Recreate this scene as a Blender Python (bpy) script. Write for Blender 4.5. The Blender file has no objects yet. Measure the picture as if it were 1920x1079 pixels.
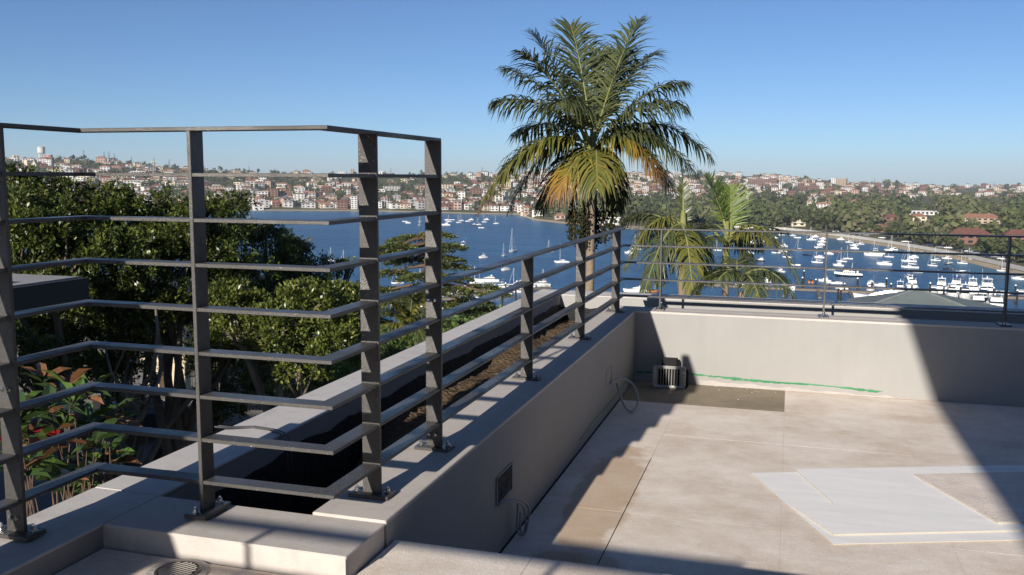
import bpy, math, random
import numpy as np
from mathutils import Vector, Matrix
random.seed(11); RNG = np.random.default_rng(5)
scene = bpy.context.scene
COL = scene.collection
# ------------------------------------------------------------------ camera
FPX, PITCH, YAW, ROLL, CAMH = 1724.5, 0.1193, 0.2929, 0.005, 1.0069
FW = np.array([-math.sin(YAW)*math.cos(PITCH), math.cos(YAW)*math.cos(PITCH), -math.sin(PITCH)])
_r = np.array([math.cos(YAW), math.sin(YAW), 0.0]); _u = np.cross(_r, FW)
RT = _r*math.cos(ROLL) + _u*math.sin(ROLL); UP = np.cross(RT, FW)
CAM = np.array([0.0, 0.0, CAMH])
cd = bpy.data.cameras.new('camera'); cam = bpy.data.objects.new('camera', cd); COL.objects.link(cam)
cd.sensor_width = 36.0; cd.lens = 36.0*FPX/1920.0; cd.clip_start = 0.05; cd.clip_end = 80000.0
m = Matrix(((RT[0], UP[0], -FW[0], CAM[0]), (RT[1], UP[1], -FW[1], CAM[1]), (RT[2], UP[2], -FW[2], CAM[2]), (0, 0, 0, 1)))
cam.matrix_world = m
scene.camera = cam
# ------------------------------------------------------------------ light
SUNV = Vector((-0.355, -2.6, 1.0)).normalized()          # towards the sun
SUN_EL = math.asin(SUNV.z); SUN_AZ = math.atan2(SUNV.x, SUNV.y)
world = bpy.data.worlds.new('World'); scene.world = world; world.use_nodes = True
wn = world.node_tree.nodes; wl = world.node_tree.links; wn.clear()
sky = wn.new('ShaderNodeTexSky'); sky.sky_type = 'NISHITA'; sky.sun_disc = False
sky.sun_elevation = SUN_EL; sky.sun_rotation = SUN_AZ
sky.altitude = 60; sky.air_density = 0.65; sky.dust_density = 0.3; sky.ozone_density = 5.0
bg = wn.new('ShaderNodeBackground'); bg.inputs[1].default_value = 0.070
wo = wn.new('ShaderNodeOutputWorld'); wl.new(sky.outputs[0], bg.inputs[0]); wl.new(bg.outputs[0], wo.inputs[0])
sd = bpy.data.lights.new('sun', 'SUN'); sd.energy = 4.4; sd.angle = math.radians(0.53); sd.color = (1.0, 0.93, 0.84)
sun = bpy.data.objects.new('sun', sd); COL.objects.link(sun)
sun.rotation_euler = SUNV.to_track_quat('Z', 'Y').to_euler(); sun.location = (-3, -20, 12)
vs = scene.view_settings; vs.view_transform = 'Standard'; vs.look = 'None'; vs.exposure = 0.55; vs.gamma = 1.0; vs.use_curve_mapping = False
scene.render.engine = 'CYCLES'
cy = scene.cycles; cy.max_bounces = 5; cy.diffuse_bounces = 2; cy.glossy_bounces = 2; cy.transmission_bounces = 2; cy.transparent_max_bounces = 4; cy.volume_bounces = 0
cy.caustics_reflective = False; cy.caustics_refractive = False
# ------------------------------------------------------------------ helpers
def ray(u, v): return FW + RT*((u-960.0)/FPX) + UP*((539.5-v)/FPX)
def atz(u, v, z): d = ray(u, v); return CAM + d*((z-CAM[2])/d[2])
def aty(u, v, y): d = ray(u, v); return CAM + d*(y/d[1])
def atx(u, v, x): d = ray(u, v); return CAM + d*(x/d[0])
def atd(u, v, dist): d = ray(u, v); return CAM + d*(dist/math.hypot(d[0], d[1]))   # horizontal distance
def az_dir(u):
    a = (u-960.0)/FPX; b = -(FW[2]+RT[2]*a)/UP[2]; d = FW+RT*a+UP*b
    return np.array([d[0], d[1]])/math.hypot(d[0], d[1])
def hor_v(u): a = (u-960.0)/FPX; return 539.5 + FPX*(FW[2]+RT[2]*a)/UP[2]
def proj(P):
    P = np.asarray(P, float)-CAM; d = P@FW; return 960+FPX*(P@RT)/d, 539.5-FPX*(P@UP)/d

def srgb(r, g, b):
    f = lambda c: (c/255.0/12.92) if c/255.0 <= 0.04045 else ((c/255.0+0.055)/1.055)**2.4
    return (f(r), f(g), f(b))
MATS = {}
def mat(name, col, rough=0.7, spec=0.3, var=0.0, scale=4.0, col2=None, bump=0.0, bscale=None, metal=0.0, coord='Object', detail=4, stretch=None, trans=0.0):
    m = bpy.data.materials.new(name); m.use_nodes = True; nt = m.node_tree; N = nt.nodes; L = nt.links
    b = N['Principled BSDF']; b.inputs['Roughness'].default_value = rough; b.inputs['Specular IOR Level'].default_value = spec; b.inputs['Metallic'].default_value = metal
    b.inputs['Base Color'].default_value = (*col, 1)
    tc = N.new('ShaderNodeTexCoord'); out = tc.outputs[coord]
    if stretch:
        mp = N.new('ShaderNodeMapping'); mp.inputs['Scale'].default_value = stretch; L.new(out, mp.inputs[0]); out = mp.outputs[0]
    if var or col2:
        nz = N.new('ShaderNodeTexNoise'); nz.inputs['Scale'].default_value = scale; nz.inputs['Detail'].default_value = detail; nz.inputs['Roughness'].default_value = 0.62
        L.new(out, nz.inputs['Vector'])
        rp = N.new('ShaderNodeValToRGB'); rp.color_ramp.elements[0].position = 0.32; rp.color_ramp.elements[1].position = 0.68
        c2 = col2 if col2 else tuple(min(1, c*(1+var)) for c in col); c1 = col if col2 else tuple(c*(1-var) for c in col)
        rp.color_ramp.elements[0].color = (*c1, 1); rp.color_ramp.elements[1].color = (*c2, 1)
        L.new(nz.outputs['Fac'], rp.inputs[0]); L.new(rp.outputs[0], b.inputs['Base Color'])
    if bump:
        nb = N.new('ShaderNodeTexNoise'); nb.inputs['Scale'].default_value = bscale or scale*6; nb.inputs['Detail'].default_value = 3; L.new(out, nb.inputs['Vector'])
        bp = N.new('ShaderNodeBump'); bp.inputs['Strength'].default_value = bump; bp.inputs['Distance'].default_value = 0.02
        L.new(nb.outputs['Fac'], bp.inputs['Height']); L.new(bp.outputs[0], b.inputs['Normal'])
    if trans:
        b.inputs['Transmission Weight'].default_value = trans
    MATS[name] = m
    return m
def leaf_mat(name, cols, rough=0.45, spec=0.4, translucent=0.25, attr='rnd'):
    """foliage: colour picked per leaf by a random face attribute, some light passing through"""
    m = bpy.data.materials.new(name); m.use_nodes = True; nt = m.node_tree; N = nt.nodes; L = nt.links
    b = N['Principled BSDF']; b.inputs['Roughness'].default_value = rough; b.inputs['Specular IOR Level'].default_value = spec
    at = N.new('ShaderNodeAttribute'); at.attribute_name = attr
    rp = N.new('ShaderNodeValToRGB'); e = rp.color_ramp.elements
    n = len(cols)
    e[0].position = 0; e[0].color = (*cols[0], 1); e[1].position = 1; e[1].color = (*cols[-1], 1)
    for i in range(1, n-1):
        k = e.new(i/(n-1)); k.color = (*cols[i], 1)
    L.new(at.outputs['Fac'], rp.inputs[0]); L.new(rp.outputs[0], b.inputs['Base Color'])
    tl = N.new('ShaderNodeBsdfTranslucent'); L.new(rp.outputs[0], tl.inputs[0])
    mx = N.new('ShaderNodeMixShader'); mx.inputs[0].default_value = translucent
    L.new(b.outputs[0], mx.inputs[1]); L.new(tl.outputs[0], mx.inputs[2]); L.new(mx.outputs[0], N['Material Output'].inputs[0])
    MATS[name] = m
    return m

def link(name, data=None, parent=None, loc=(0, 0, 0), rz=0.0):
    o = bpy.data.objects.new(name, data); COL.objects.link(o)
    if parent is not None: o.parent = parent
    o.location = loc
    if rz: o.rotation_euler = (0, 0, rz)
    return o
def tag(o, label=None, cat=None, group=None, kind=None):
    if label: o['label'] = label
    if cat: o['category'] = cat
    if group: o['group'] = group
    if kind: o['kind'] = kind
    return o
def thing(name, label, cat, loc=(0, 0, 0), rz=0.0, group=None):
    return tag(link(name, None, None, loc, rz), label, cat, group)
def copy_tree(o, parent=None):
    c = o.copy(); COL.objects.link(c); c.parent = parent
    for ch in list(o.children): copy_tree(ch, c)
    return c

class MB:
    """collects boxes, tubes and polygons; build() links them as one mesh object"""
    def __init__(s): s.v = []; s.f = []; s.mi = []; s.cur = 0
    def face(s, pts):
        n = len(s.v); s.v.extend([tuple(p) for p in pts]); s.f.append(tuple(range(n, n+len(pts)))); s.mi.append(s.cur); return s
    def box(s, x0, x1, y0, y1, z0, z1, bev=0.0):
        if bev > 0: return s.bbox(x0, x1, y0, y1, z0, z1, bev)
        n = len(s.v)
        s.v.extend([(x0, y0, z0), (x1, y0, z0), (x1, y1, z0), (x0, y1, z0), (x0, y0, z1), (x1, y0, z1), (x1, y1, z1), (x0, y1, z1)])
        for f in ((3, 2, 1, 0), (4, 5, 6, 7), (0, 1, 5, 4), (1, 2, 6, 5), (2, 3, 7, 6), (3, 0, 4, 7)):
            s.f.append(tuple(n+i for i in f)); s.mi.append(s.cur)
        return s
    def bbox(s, x0, x1, y0, y1, z0, z1, b):
        # box with bevelled top and vertical edges
        rings = []
        def ring(z, i): return [(x0+i+b, y0+i, z), (x1-i-b, y0+i, z), (x1-i, y0+i+b, z), (x1-i, y1-i-b, z), (x1-i-b, y1-i, z), (x0+i+b, y1-i, z), (x0+i, y1-i-b, z), (x0+i, y0+i+b, z)]
        s.loft([ring(z0, 0), ring(z1-b, 0), ring(z1, b)], True)
        return s
    def loft(s, rings, cap=True):
        n = len(s.v); k = len(rings[0])
        for r in rings: s.v.extend([tuple(p) for p in r])
        for i in range(len(rings)-1):
            for j in range(k):
                a = n+i*k+j; b = n+i*k+(j+1) % k
                s.f.append((a, b, b+k, a+k)); s.mi.append(s.cur)
        if cap:
            s.f.append(tuple(n+j for j in reversed(range(k)))); s.mi.append(s.cur)
            e = n+(len(rings)-1)*k; s.f.append(tuple(e+j for j in range(k))); s.mi.append(s.cur)
        return s
    def tube(s, pts, rad, k=6, cap=True):
        pts = [Vector(p) for p in pts]; rings = []
        rads = rad if isinstance(rad, (list, tuple)) else [rad]*len(pts)
        ref = Vector((0.31, 0.17, 0.93))
        for i, p in enumerate(pts):
            t = (pts[min(i+1, len(pts)-1)]-pts[max(i-1, 0)]).normalized()
            a = t.cross(ref)
            if a.length < 1e-3: a = t.cross(Vector((1, 0, 0)))
            a.normalize(); b = t.cross(a)
            rings.append([p+(a*math.cos(2*math.pi*j/k)+b*math.sin(2*math.pi*j/k))*rads[i] for j in range(k)])
        return s.loft(rings, cap)
    def lathe(s, prof, k=12, c=(0, 0, 0)):
        rings = [[(c[0]+r*math.cos(2*math.pi*j/k), c[1]+r*math.sin(2*math.pi*j/k), c[2]+z) for j in range(k)] for r, z in prof]
        return s.loft(rings, True)
    def mesh(s, name, mats, smooth=False):
        me = bpy.data.meshes.new(name); me.from_pydata(s.v, [], s.f)
        for m in (mats if isinstance(mats, (list, tuple)) else [mats]): me.materials.append(m)
        if isinstance(mats, (list, tuple)) and len(mats) > 1: me.polygons.foreach_set('material_index', s.mi)
        if smooth: me.polygons.foreach_set('use_smooth', [True]*len(me.polygons))
        me.update(); return me
    def build(s, name, mats, parent=None, loc=(0, 0, 0), rz=0.0, smooth=False):
        return link(name, s.mesh(name, mats, smooth), parent, loc, rz)
def np_mesh(name, V, F, mats, rnd=None, mi=None, smooth=False):
    """fast mesh from numpy arrays, F of equal-sized faces; rnd is a per-face value stored as attribute"""
    me = bpy.data.meshes.new(name); V = np.asarray(V, np.float32); F = np.asarray(F, np.int32); n, k = F.shape
    me.vertices.add(len(V)); me.vertices.foreach_set('co', V.ravel())
    me.loops.add(n*k); me.loops.foreach_set('vertex_index', F.ravel())
    me.polygons.add(n); me.polygons.foreach_set('loop_start', np.arange(0, n*k, k, dtype=np.int32))
    for m in (mats if isinstance(mats, (list, tuple)) else [mats]): me.materials.append(m)
    if mi is not None: me.polygons.foreach_set('material_index', np.asarray(mi, np.int32))
    if smooth: me.polygons.foreach_set('use_smooth', np.ones(n, bool))
    me.update(calc_edges=True)
    if rnd is not None:
        a = me.attributes.new('rnd', 'FLOAT', 'FACE'); a.data.foreach_set('value', np.asarray(rnd, np.float32))
    return me
# ================================================================== terrace
FLOOR = -0.541; PLAT = -0.078
WALLM = mat('painted_render', srgb(157, 155, 151), 0.85, 0.2, 0.05, 1.3, bump=0.12, bscale=180)
def add_streaks(m, col, amount, zs=0.35):
    nt = m.node_tree; N = nt.nodes; L = nt.links; b = N['Principled BSDF']; src = b.inputs['Base Color'].links[0].from_socket
    g = N.new('ShaderNodeNewGeometry'); mp = N.new('ShaderNodeMapping'); mp.inputs['Scale'].default_value = (5, 5, zs); L.new(g.outputs['Position'], mp.inputs[0])
    n = N.new('ShaderNodeTexNoise'); n.inputs['Scale'].default_value = 2.2; n.inputs['Detail'].default_value = 6; n.inputs['Roughness'].default_value = 0.7; L.new(mp.outputs[0], n.inputs['Vector'])
    r = N.new('ShaderNodeValToRGB'); r.color_ramp.elements[0].position = 0.48; r.color_ramp.elements[1].position = 0.78; r.color_ramp.elements[0].color = (0, 0, 0, 1); r.color_ramp.elements[1].color = (amount, amount, amount, 1); L.new(n.outputs['Fac'], r.inputs[0])
    x = N.new('ShaderNodeMix'); x.data_type = 'RGBA'; L.new(r.outputs[0], x.inputs[0]); L.new(src, x.inputs[6]); x.inputs[7].default_value = (*col, 1); L.new(x.outputs[2], b.inputs['Base Color'])
add_streaks(WALLM, srgb(136, 130, 125), 0.16)
COPM = mat('painted_coping', srgb(196, 188, 180), 0.8, 0.25, 0.06, 1.7, bump=0.12, bscale=200)
OCOPM = mat('bare_coping', srgb(200, 194, 188), 0.8, 0.25, 0.07, 1.1, bump=0.1, bscale=150)
add_streaks(COPM, srgb(150, 140, 128), 0.35, 5.0)
STEELM = mat('textured_powder_coat', srgb(75, 72, 69), 0.36, 0.5, 0.12, 60, bump=0.25, bscale=500)
def add_specks(m):
    nt = m.node_tree; N = nt.nodes; L = nt.links; b = N['Principled BSDF']; src = b.inputs['Base Color'].links[0].from_socket
    g = N.new('ShaderNodeNewGeometry'); n = N.new('ShaderNodeTexNoise'); n.inputs['Scale'].default_value = 130; n.inputs['Detail'].default_value = 2; L.new(g.outputs['Position'], n.inputs['Vector'])
    n2 = N.new('ShaderNodeTexNoise'); n2.inputs['Scale'].default_value = 3.5; n2.inputs['Detail'].default_value = 3; L.new(g.outputs['Position'], n2.inputs['Vector'])
    ad = N.new('ShaderNodeMath'); ad.operation = 'MULTIPLY_ADD'; ad.inputs[1].default_value = 0.35; L.new(n2.outputs['Fac'], ad.inputs[0]); L.new(n.outputs['Fac'], ad.inputs[2])
    r = N.new('ShaderNodeValToRGB'); r.color_ramp.elements[0].position = 0.90; r.color_ramp.elements[1].position = 0.96; r.color_ramp.elements[0].color = (0, 0, 0, 1); r.color_ramp.elements[1].color = (0.75, 0.75, 0.75, 1); L.new(ad.outputs[0], r.inputs[0])
    x = N.new('ShaderNodeMix'); x.data_type = 'RGBA'; L.new(r.outputs[0], x.inputs[0]); L.new(src, x.inputs[6]); x.inputs[7].default_value = (*srgb(190, 184, 174), 1); L.new(x.outputs[2], b.inputs['Base Color'])
    r2 = N.new('ShaderNodeMapRange'); r2.inputs[1].default_value = 0.35; r2.inputs[2].default_value = 0.7; r2.inputs[3].default_value = 0.22; r2.inputs[4].default_value = 0.55; L.new(n2.outputs['Fac'], r2.inputs[0]); L.new(r2.outputs[0], b.inputs['Roughness'])
add_specks(STEELM)
BOLTM = mat('zinc_bolt', (0.55, 0.55, 0.54), 0.25, 0.5, metal=0.9)
add_streaks(OCOPM, srgb(150, 146, 142), 0.45, 5.0)
MEMB = mat('black_membrane', (0.012, 0.012, 0.013), 0.7, 0.3, 0.4, 9, bump=0.5, bscale=40)
SOILM = mat('planting_soil', srgb(98, 82, 64), 0.95, 0.1, 0.4, 22, bump=1.0, bscale=45)
SLATE = mat('concrete_bed', srgb(150, 138, 118), 0.9, 0.15, 0.14, 5, bump=0.4, bscale=60)
GREENP = mat('green_paint', srgb(58, 135, 88), 0.7, 0.3, 0.15, 9)
CEMENT = mat('cement_smear', srgb(178, 172, 166), 0.9, 0.1, 0.1, 6, bump=0.3, bscale=60)

def tile_material():
    m = bpy.data.materials.new('travertine_tile'); m.use_nodes = True; nt = m.node_tree; N = nt.nodes; L = nt.links
    b = N['Principled BSDF']; b.inputs['Roughness'].default_value = 0.72; b.inputs['Specular IOR Level'].default_value = 0.25
    g = N.new('ShaderNodeNewGeometry')
    def noise(scale, detail=5, rough=0.6, stretch=(1, 1, 1)):
        mp = N.new('ShaderNodeMapping'); mp.inputs['Scale'].default_value = stretch; L.new(g.outputs['Position'], mp.inputs[0])
        n = N.new('ShaderNodeTexNoise'); n.inputs['Scale'].default_value = scale; n.inputs['Detail'].default_value = detail; n.inputs['Roughness'].default_value = rough
        L.new(mp.outputs[0], n.inputs['Vector']); return n.outputs['Fac']
    def ramp(src, p0, p1, c0, c1):
        r = N.new('ShaderNodeValToRGB'); r.color_ramp.elements[0].position = p0; r.color_ramp.elements[1].position = p1
        r.color_ramp.elements[0].color = (*c0, 1); r.color_ramp.elements[1].color = (*c1, 1); L.new(src, r.inputs[0]); return r.outputs[0]
    def mix(fac, a, c):
        x = N.new('ShaderNodeMix'); x.data_type = 'RGBA'
        L.new(fac, x.inputs[0]); L.new(a, x.inputs[6])
        if isinstance(c, tuple): x.inputs[7].default_value = (*c, 1)
        else: L.new(c, x.inputs[7])
        return x.outputs[2]
    base = ramp(noise(2.4, 10, 0.74, (1, 1.15, 1)), 0.33, 0.66, srgb(218, 200, 181), srgb(251, 240, 226))
    # dust and plaster smears
    sm = ramp(noise(5.5, 6, 0.7, (1, 3.0, 1)), 0.54, 0.70, (0, 0, 0), (0.6, 0.6, 0.6))
    c = mix(sm, base, srgb(244, 239, 234))
    sp = ramp(noise(38, 3, 0.6, (1, 1.6, 1)), 0.70, 0.76, (0, 0, 0), (0.7, 0.7, 0.7))
    c = mix(sp, c, srgb(248, 246, 243))
    dk = ramp(noise(12, 5, 0.65, (1, 1.8, 1)), 0.62, 0.80, (0, 0, 0), (0.35, 0.35, 0.35))
    c = mix(dk, c, srgb(168, 146, 126))
    # tan water stain left by the planter side
    sx = N.new('ShaderNodeSeparateXYZ'); L.new(g.outputs['Position'], sx.inputs[0])
    def mth(op, a, bb):
        x = N.new('ShaderNodeMath'); x.operation = op; x.use_clamp = False
        for i, q in enumerate((a, bb)):
            if isinstance(q, (int, float)): x.inputs[i].default_value = q
            else: L.new(q, x.inputs[i])
        return x.outputs[0]
    def sq(a): return mth('MULTIPLY', a, a)
    d = mth('ADD', sq(mth('DIVIDE', mth('ADD', sx.outputs[0], 0.82), 0.15)), sq(mth('DIVIDE', mth('SUBTRACT', sx.outputs[1], 4.35), 0.78)))
    d = mth('ADD', d, mth('MULTIPLY', mth('SUBTRACT', noise(4.5, 5), 0.5), 3.2))
    st = N.new('ShaderNodeMapRange'); st.inputs[1].default_value = 1.25; st.inputs[2].default_value = 0.75; L.new(d, st.inputs[0])
    stf = mth('MULTIPLY', st.outputs[0], 0.55)
    c = mix(stf, c, srgb(186, 152, 112))
    d2 = mth('ADD', sq(mth('DIVIDE', mth('ADD', sx.outputs[0], 0.78), 0.20)), sq(mth('DIVIDE', mth('SUBTRACT', sx.outputs[1], 3.45), 0.16)))
    d2 = mth('ADD', d2, mth('MULTIPLY', mth('SUBTRACT', noise(6, 5), 0.5), 2.5))
    s2 = N.new('ShaderNodeMapRange'); s2.inputs[1].default_value = 1.3; s2.inputs[2].default_value = 0.7; L.new(d2, s2.inputs[0])
    c = mix(mth('MULTIPLY', s2.outputs[0], 0.5), c, srgb(172, 140, 102))
    gt = ramp(noise(240, 2, 0.5), 0.35, 0.75, (0.80, 0.80, 0.80), (1.12, 1.12, 1.12)); mu = N.new('ShaderNodeMix'); mu.data_type = 'RGBA'; mu.blend_type = 'MULTIPLY'; mu.inputs[0].default_value = 1.0; L.new(c, mu.inputs[6]); L.new(gt, mu.inputs[7]); c = mu.outputs[2]
    L.new(c, b.inputs['Base Color'])
    bp = N.new('ShaderNodeBump'); bp.inputs['Strength'].default_value = 0.25; bp.inputs['Distance'].default_value = 0.004
    L.new(noise(60, 4), bp.inputs['Height']); L.new(bp.outputs[0], b.inputs['Normal'])
    return m
TILEM = tile_material()
JOINTM = mat('tile_joint', srgb(206, 187, 168), 0.95, 0.1, 0.2, 10)

XI, XIo, XO, XOo = -1.105, -1.348, -1.892, -2.146      # inner wall face / trough edges / outer face (left side)
YI, YIo, YO, YOo = 6.93, 7.17, 7.755, 8.07             # the same on the far side
XR = 4.4                                               # right end of the terrace

# sub floor and tiles
floor = tag(MB().box(XI-0.02, XR, 2.44, YI+0.02, FLOOR-0.25, FLOOR-0.0014).build('terrace_floor', JOINTM), kind='structure')
G = 0.0007
def tile(x0, x1, y0, y1, z=FLOOR, parent=floor, th=0.011):
    j = random.uniform(-0.0003, 0.0003)
    return MB().box(x0+G, x1-G, y0+G, y1-G, z-th+j, z+j).build('tile', TILEM, parent)
xs = [XI+0.012, -0.688, 0.013, 0.715, 1.416, 2.117, 2.818, 3.52, XR]
ys = [2.45, 2.74, 4.11, 5.48, 6.90]
for i in range(len(xs)-1):
    for j in range(len(ys)-1):
        y1 = ys[j+1]
        if i < 2 and j == 3: y1 = 6.272
        tile(xs[i], xs[i+1], ys[j], y1)
# patch where the tiles were lifted: bare concrete bed
tag(MB().box(XI+0.004, 0.012, 6.274, YI-0.002, FLOOR-0.0118, FLOOR-0.0006).build('bare_bed', SLATE, floor))
for k in range(12):    # crumbs of mortar along the bed
    x = random.uniform(-0.6, 0.0); y = random.choice([random.uniform(6.78, 6.9), random.uniform(6.8, 6.9), random.uniform(6.4, 6.85)]); s = random.uniform(0.003, 0.007)
    MB().lathe([(s*.5, 0), (s, s*.3), (s*.8, s*.7), (s*.3, s*.9)], 5).build('crumb', CEMENT, floor, (x, y, FLOOR-0.0008), random.uniform(0, 3))

MB().box(-0.6905, -0.6865, 3.5, 4.98, FLOOR-0.002, FLOOR+0.0006).build('open_joint', mat('open_joint', (0.02, 0.018, 0.016), 0.95, 0.1), floor)
MB().box(XI+0.001, XI+0.011, 2.46, 6.9, FLOOR-0.004, FLOOR-0.0008).build('wall_joint', mat('wall_joint', (0.03, 0.028, 0.026), 0.95, 0.1), floor)
# raised platform the camera stands on
plat = tag(MB().box(XO+0.0, XR, -12, 2.125, PLAT-0.4, PLAT-0.012).box(XI+0.003, XR, 2.125, 2.438, PLAT-0.42, PLAT-0.012).build('platform', WALLM), kind='structure')
pxs = [XI+0.004, -0.672, 0.03, 0.732, 1.434, 2.136, XR]
for i in range(len(pxs)-1):
    for (y0, y1) in ((1.07, 2.445), (-0.3, 1.07), (-1.67, -0.3)):
        tile(pxs[i], pxs[i+1], y0, y1, PLAT, plat)
for (x0, x1) in ((XO+0.003, -1.72), (-1.72, XI+0.004)):
    for (y0, y1) in ((1.07, 2.128), (-0.3, 1.07), (-1.67, -0.3)):
        tile(x0, x1, y0, y1, PLAT, plat)

# ---- the planter that runs round the terrace
pl = thing('planter_wall', 'rendered grey planter wall with empty trough round the terrace', 'planter', (0, 0, 0))
FILL = MB()
COPT = 0.014
wall = MB()
wall.box(XIo+0.004, XI, 2.395, YIo-0.004, -1.2, -COPT)              # inner wall, left
wall.box(XI, XR, YI, YIo-0.004, -1.2, -COPT)                         # inner wall, far
wall.build('inner_wall', WALLM, pl)
MB().box(XOo+0.004, XO-0.004, -2.5, YOo-0.004, -1.2, -COPT).box(XO-0.004, XR, YO+0.004, YOo-0.004, -1.2, -COPT).build('outer_wall', WALLM, pl)
MB().box(XO-0.004, XI-0.004, 2.139, 2.386, -1.2, -COPT).build('end_wall', COPM, pl)
# copings, a slab each
def cop(x0, x1, y0, y1, z1=0.0, m=COPM): return MB().bbox(x0, x1, y0, y1, -COPT, z1, 0.003).build('coping', m, pl)
cop(XIo, XI, 2.39, YI+0.12)
cop(XIo, XR, YI+0.1225, YIo); 
MB().bbox(XI+0.002, XR, YI, YI+0.12, -COPT, 0.0, 0.003).build('coping', COPM, pl)
cop(XO+0.001, XI, 2.135, 2.388, -0.007)
cop(XOo, XO, -2.5, 2.39, -0.0065, OCOPM); cop(XOo, XO, 2.392, YO+0.15, -0.0065, OCOPM)
cop(XOo, XR, YO+0.152, YOo, -0.0065, OCOPM); cop(XO+0.002, XR, YO, YO+0.15, -0.0065, OCOPM)
# waterproof membrane with a ragged upper edge inside the trough
def ragged(fixed, a0, a1, axis, z0, z1base, n=90, name='membrane'):
    mb = MB(); prev = None; z = z1base
    for i in range(n+1):
        t = a0+(a1-a0)*i/n; z += random.uniform(-0.012, 0.012); z += (z1base-z)*0.25
        p = (fixed, t) if axis == 'y' else (t, fixed)
        if prev: mb.face([(prev[0], prev[1], z0), (p[0], p[1], z0), (p[0], p[1], z), (prev[0], prev[1], prev[2])])
        prev = (p[0], p[1], z)
    return mb.build(name, MEMB, pl)
ragged(XO-0.0015, 2.40, YO+0.0, 'y', -0.9, -0.085)
ragged(XIo+0.002, 2.40, YIo-0.0, 'y', -0.9, -0.07)
ragged(2.388, XO, XIo, 'x', -0.9, -0.06, 30)
ragged(YO+0.002, XO, XR, 'x', -0.9, -0.115, 120)
ragged(YIo-0.002, XIo, XR, 'x', -0.9, -0.07, 90)
MB().box(XO-0.02, XIo+0.02, 2.36, YO+0.02, -0.62, -0.56).box(XIo, XR, YIo-0.02, YO+0.02, -0.62, -0.56).build('trough_base', MEMB, pl)
# soil heap in the trough (uneven surface)
def soil_z(x, y):
    t = min(1, max(0, (y-3.2)/1.1)); b = -0.53+0.34*t*t*(3-2*t)
    if y > 6.6: b += -0.04*(y-6.6)
    return b+0.02*math.sin(9*x+3*y)+0.018*math.sin(5.3*y+1)+random.uniform(-0.014, 0.014)
nx, ny = 16, 150; V = []; F = []
for j in range(ny+1):
    for i in range(nx+1):
        x = XO+0.004+(XIo-XO-0.006)*i/nx; y = 2.42+(YO-2.43)*j/ny; V.append((x, y, soil_z(x, y)))
for j in range(ny):
    for i in range(nx): a = j*(nx+1)+i; F.append((a, a+1, a+nx+2, a+nx+1))
so = link('soil', np_mesh('soil', V, F, SOILM), pl)
V = []; F = []; nx, ny = 200, 10
for j in range(ny+1):
    for i in range(nx+1):
        x = XIo+0.0+(XR-XIo-0.01)*i/nx; y = YIo+0.003+(YO-YIo-0.005)*j/ny; V.append((x, y, -0.30+random.uniform(-0.02, 0.02)))
for j in range(ny):
    for i in range(nx): a = j*(nx+1)+i; F.append((a, a+1, a+nx+2, a+nx+1))
link('soil', np_mesh('soil', V, F, SOILM), pl)
# green paint line along the base of the far wall, and the cement fillet below it
def strip(mb, pts, w, off):
    for (x0, z0, w0), (x1, z1, w1) in zip(pts, pts[1:]):
        mb.face([(x0, YI-off, z0-w0), (x1, YI-off, z1-w1), (x1, YI-off, z1+w1), (x0, YI-off, z0+w0)])
gp = []
for i in range(70):
    x = -1.10+1.76*i/69; zc = -0.468-0.030*max(0, x+0.68)/1.33 + 0.004*math.sin(7*x)
    w = 0.0055+0.006*math.exp(-((x+0.36)/0.13)**2)+0.004*math.exp(-((x-0.6)/0.06)**2)+random.uniform(-0.0016, 0.0016)
    if 0.12 < x < 0.42: w *= 0.6
    gp.append((x, zc, w))
mb = MB()
for i in range(520):
    t = random.uniform(0, 68); k = int(t); f = t-k; x = gp[k][0]*(1-f)+gp[k+1][0]*f; zc = gp[k][1]; w = gp[k][2]; dz = random.gauss(0, w*0.55); L = random.uniform(0.012, 0.05); h = random.uniform(0.0008, 0.0022)
    if abs(dz) < w*1.4: mb.face([(x, YI-0.0032-i*1e-6, zc+dz-h), (x+L, YI-0.0032-i*1e-6, zc+dz-h+random.uniform(-.001, .001)), (x+L, YI-0.0032-i*1e-6, zc+dz+h), (x, YI-0.0032-i*1e-6, zc+dz+h)])
mb.build('green_line', GREENP, pl)
mb = MB()
for i in range(60):
    x0 = -1.10+2.0*i/60; x1 = -1.10+2.0*(i+1)/60
    h = lambda x: FLOOR+0.034-0.022*max(0, (x+0.5))+0.004*math.sin(20*x)+0.003*math.sin(47*x)
    mb.face([(x0, YI-0.0022, FLOOR-0.011), (x1, YI-0.0022, FLOOR-0.011), (x1, YI-0.0022, h(x1)), (x0, YI-0.0022, h(x0))])
mb.build('cement_fillet', CEMENT, pl)
mb = MB()                                                # green line along the left wall base
for i in range(40):
    y0 = 5.0+1.9*i/40; y1 = y0+1.9/40; f = lambda y: -0.475+0.006*math.sin(6*y)
    mb.face([(XI+0.002, y0, f(y0)-0.004), (XI+0.002, y1, f(y1)-0.004), (XI+0.002, y1, f(y1)+0.004), (XI+0.002, y0, f(y0)+0.004)])
mb.build('green_line', GREENP, pl)

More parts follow.
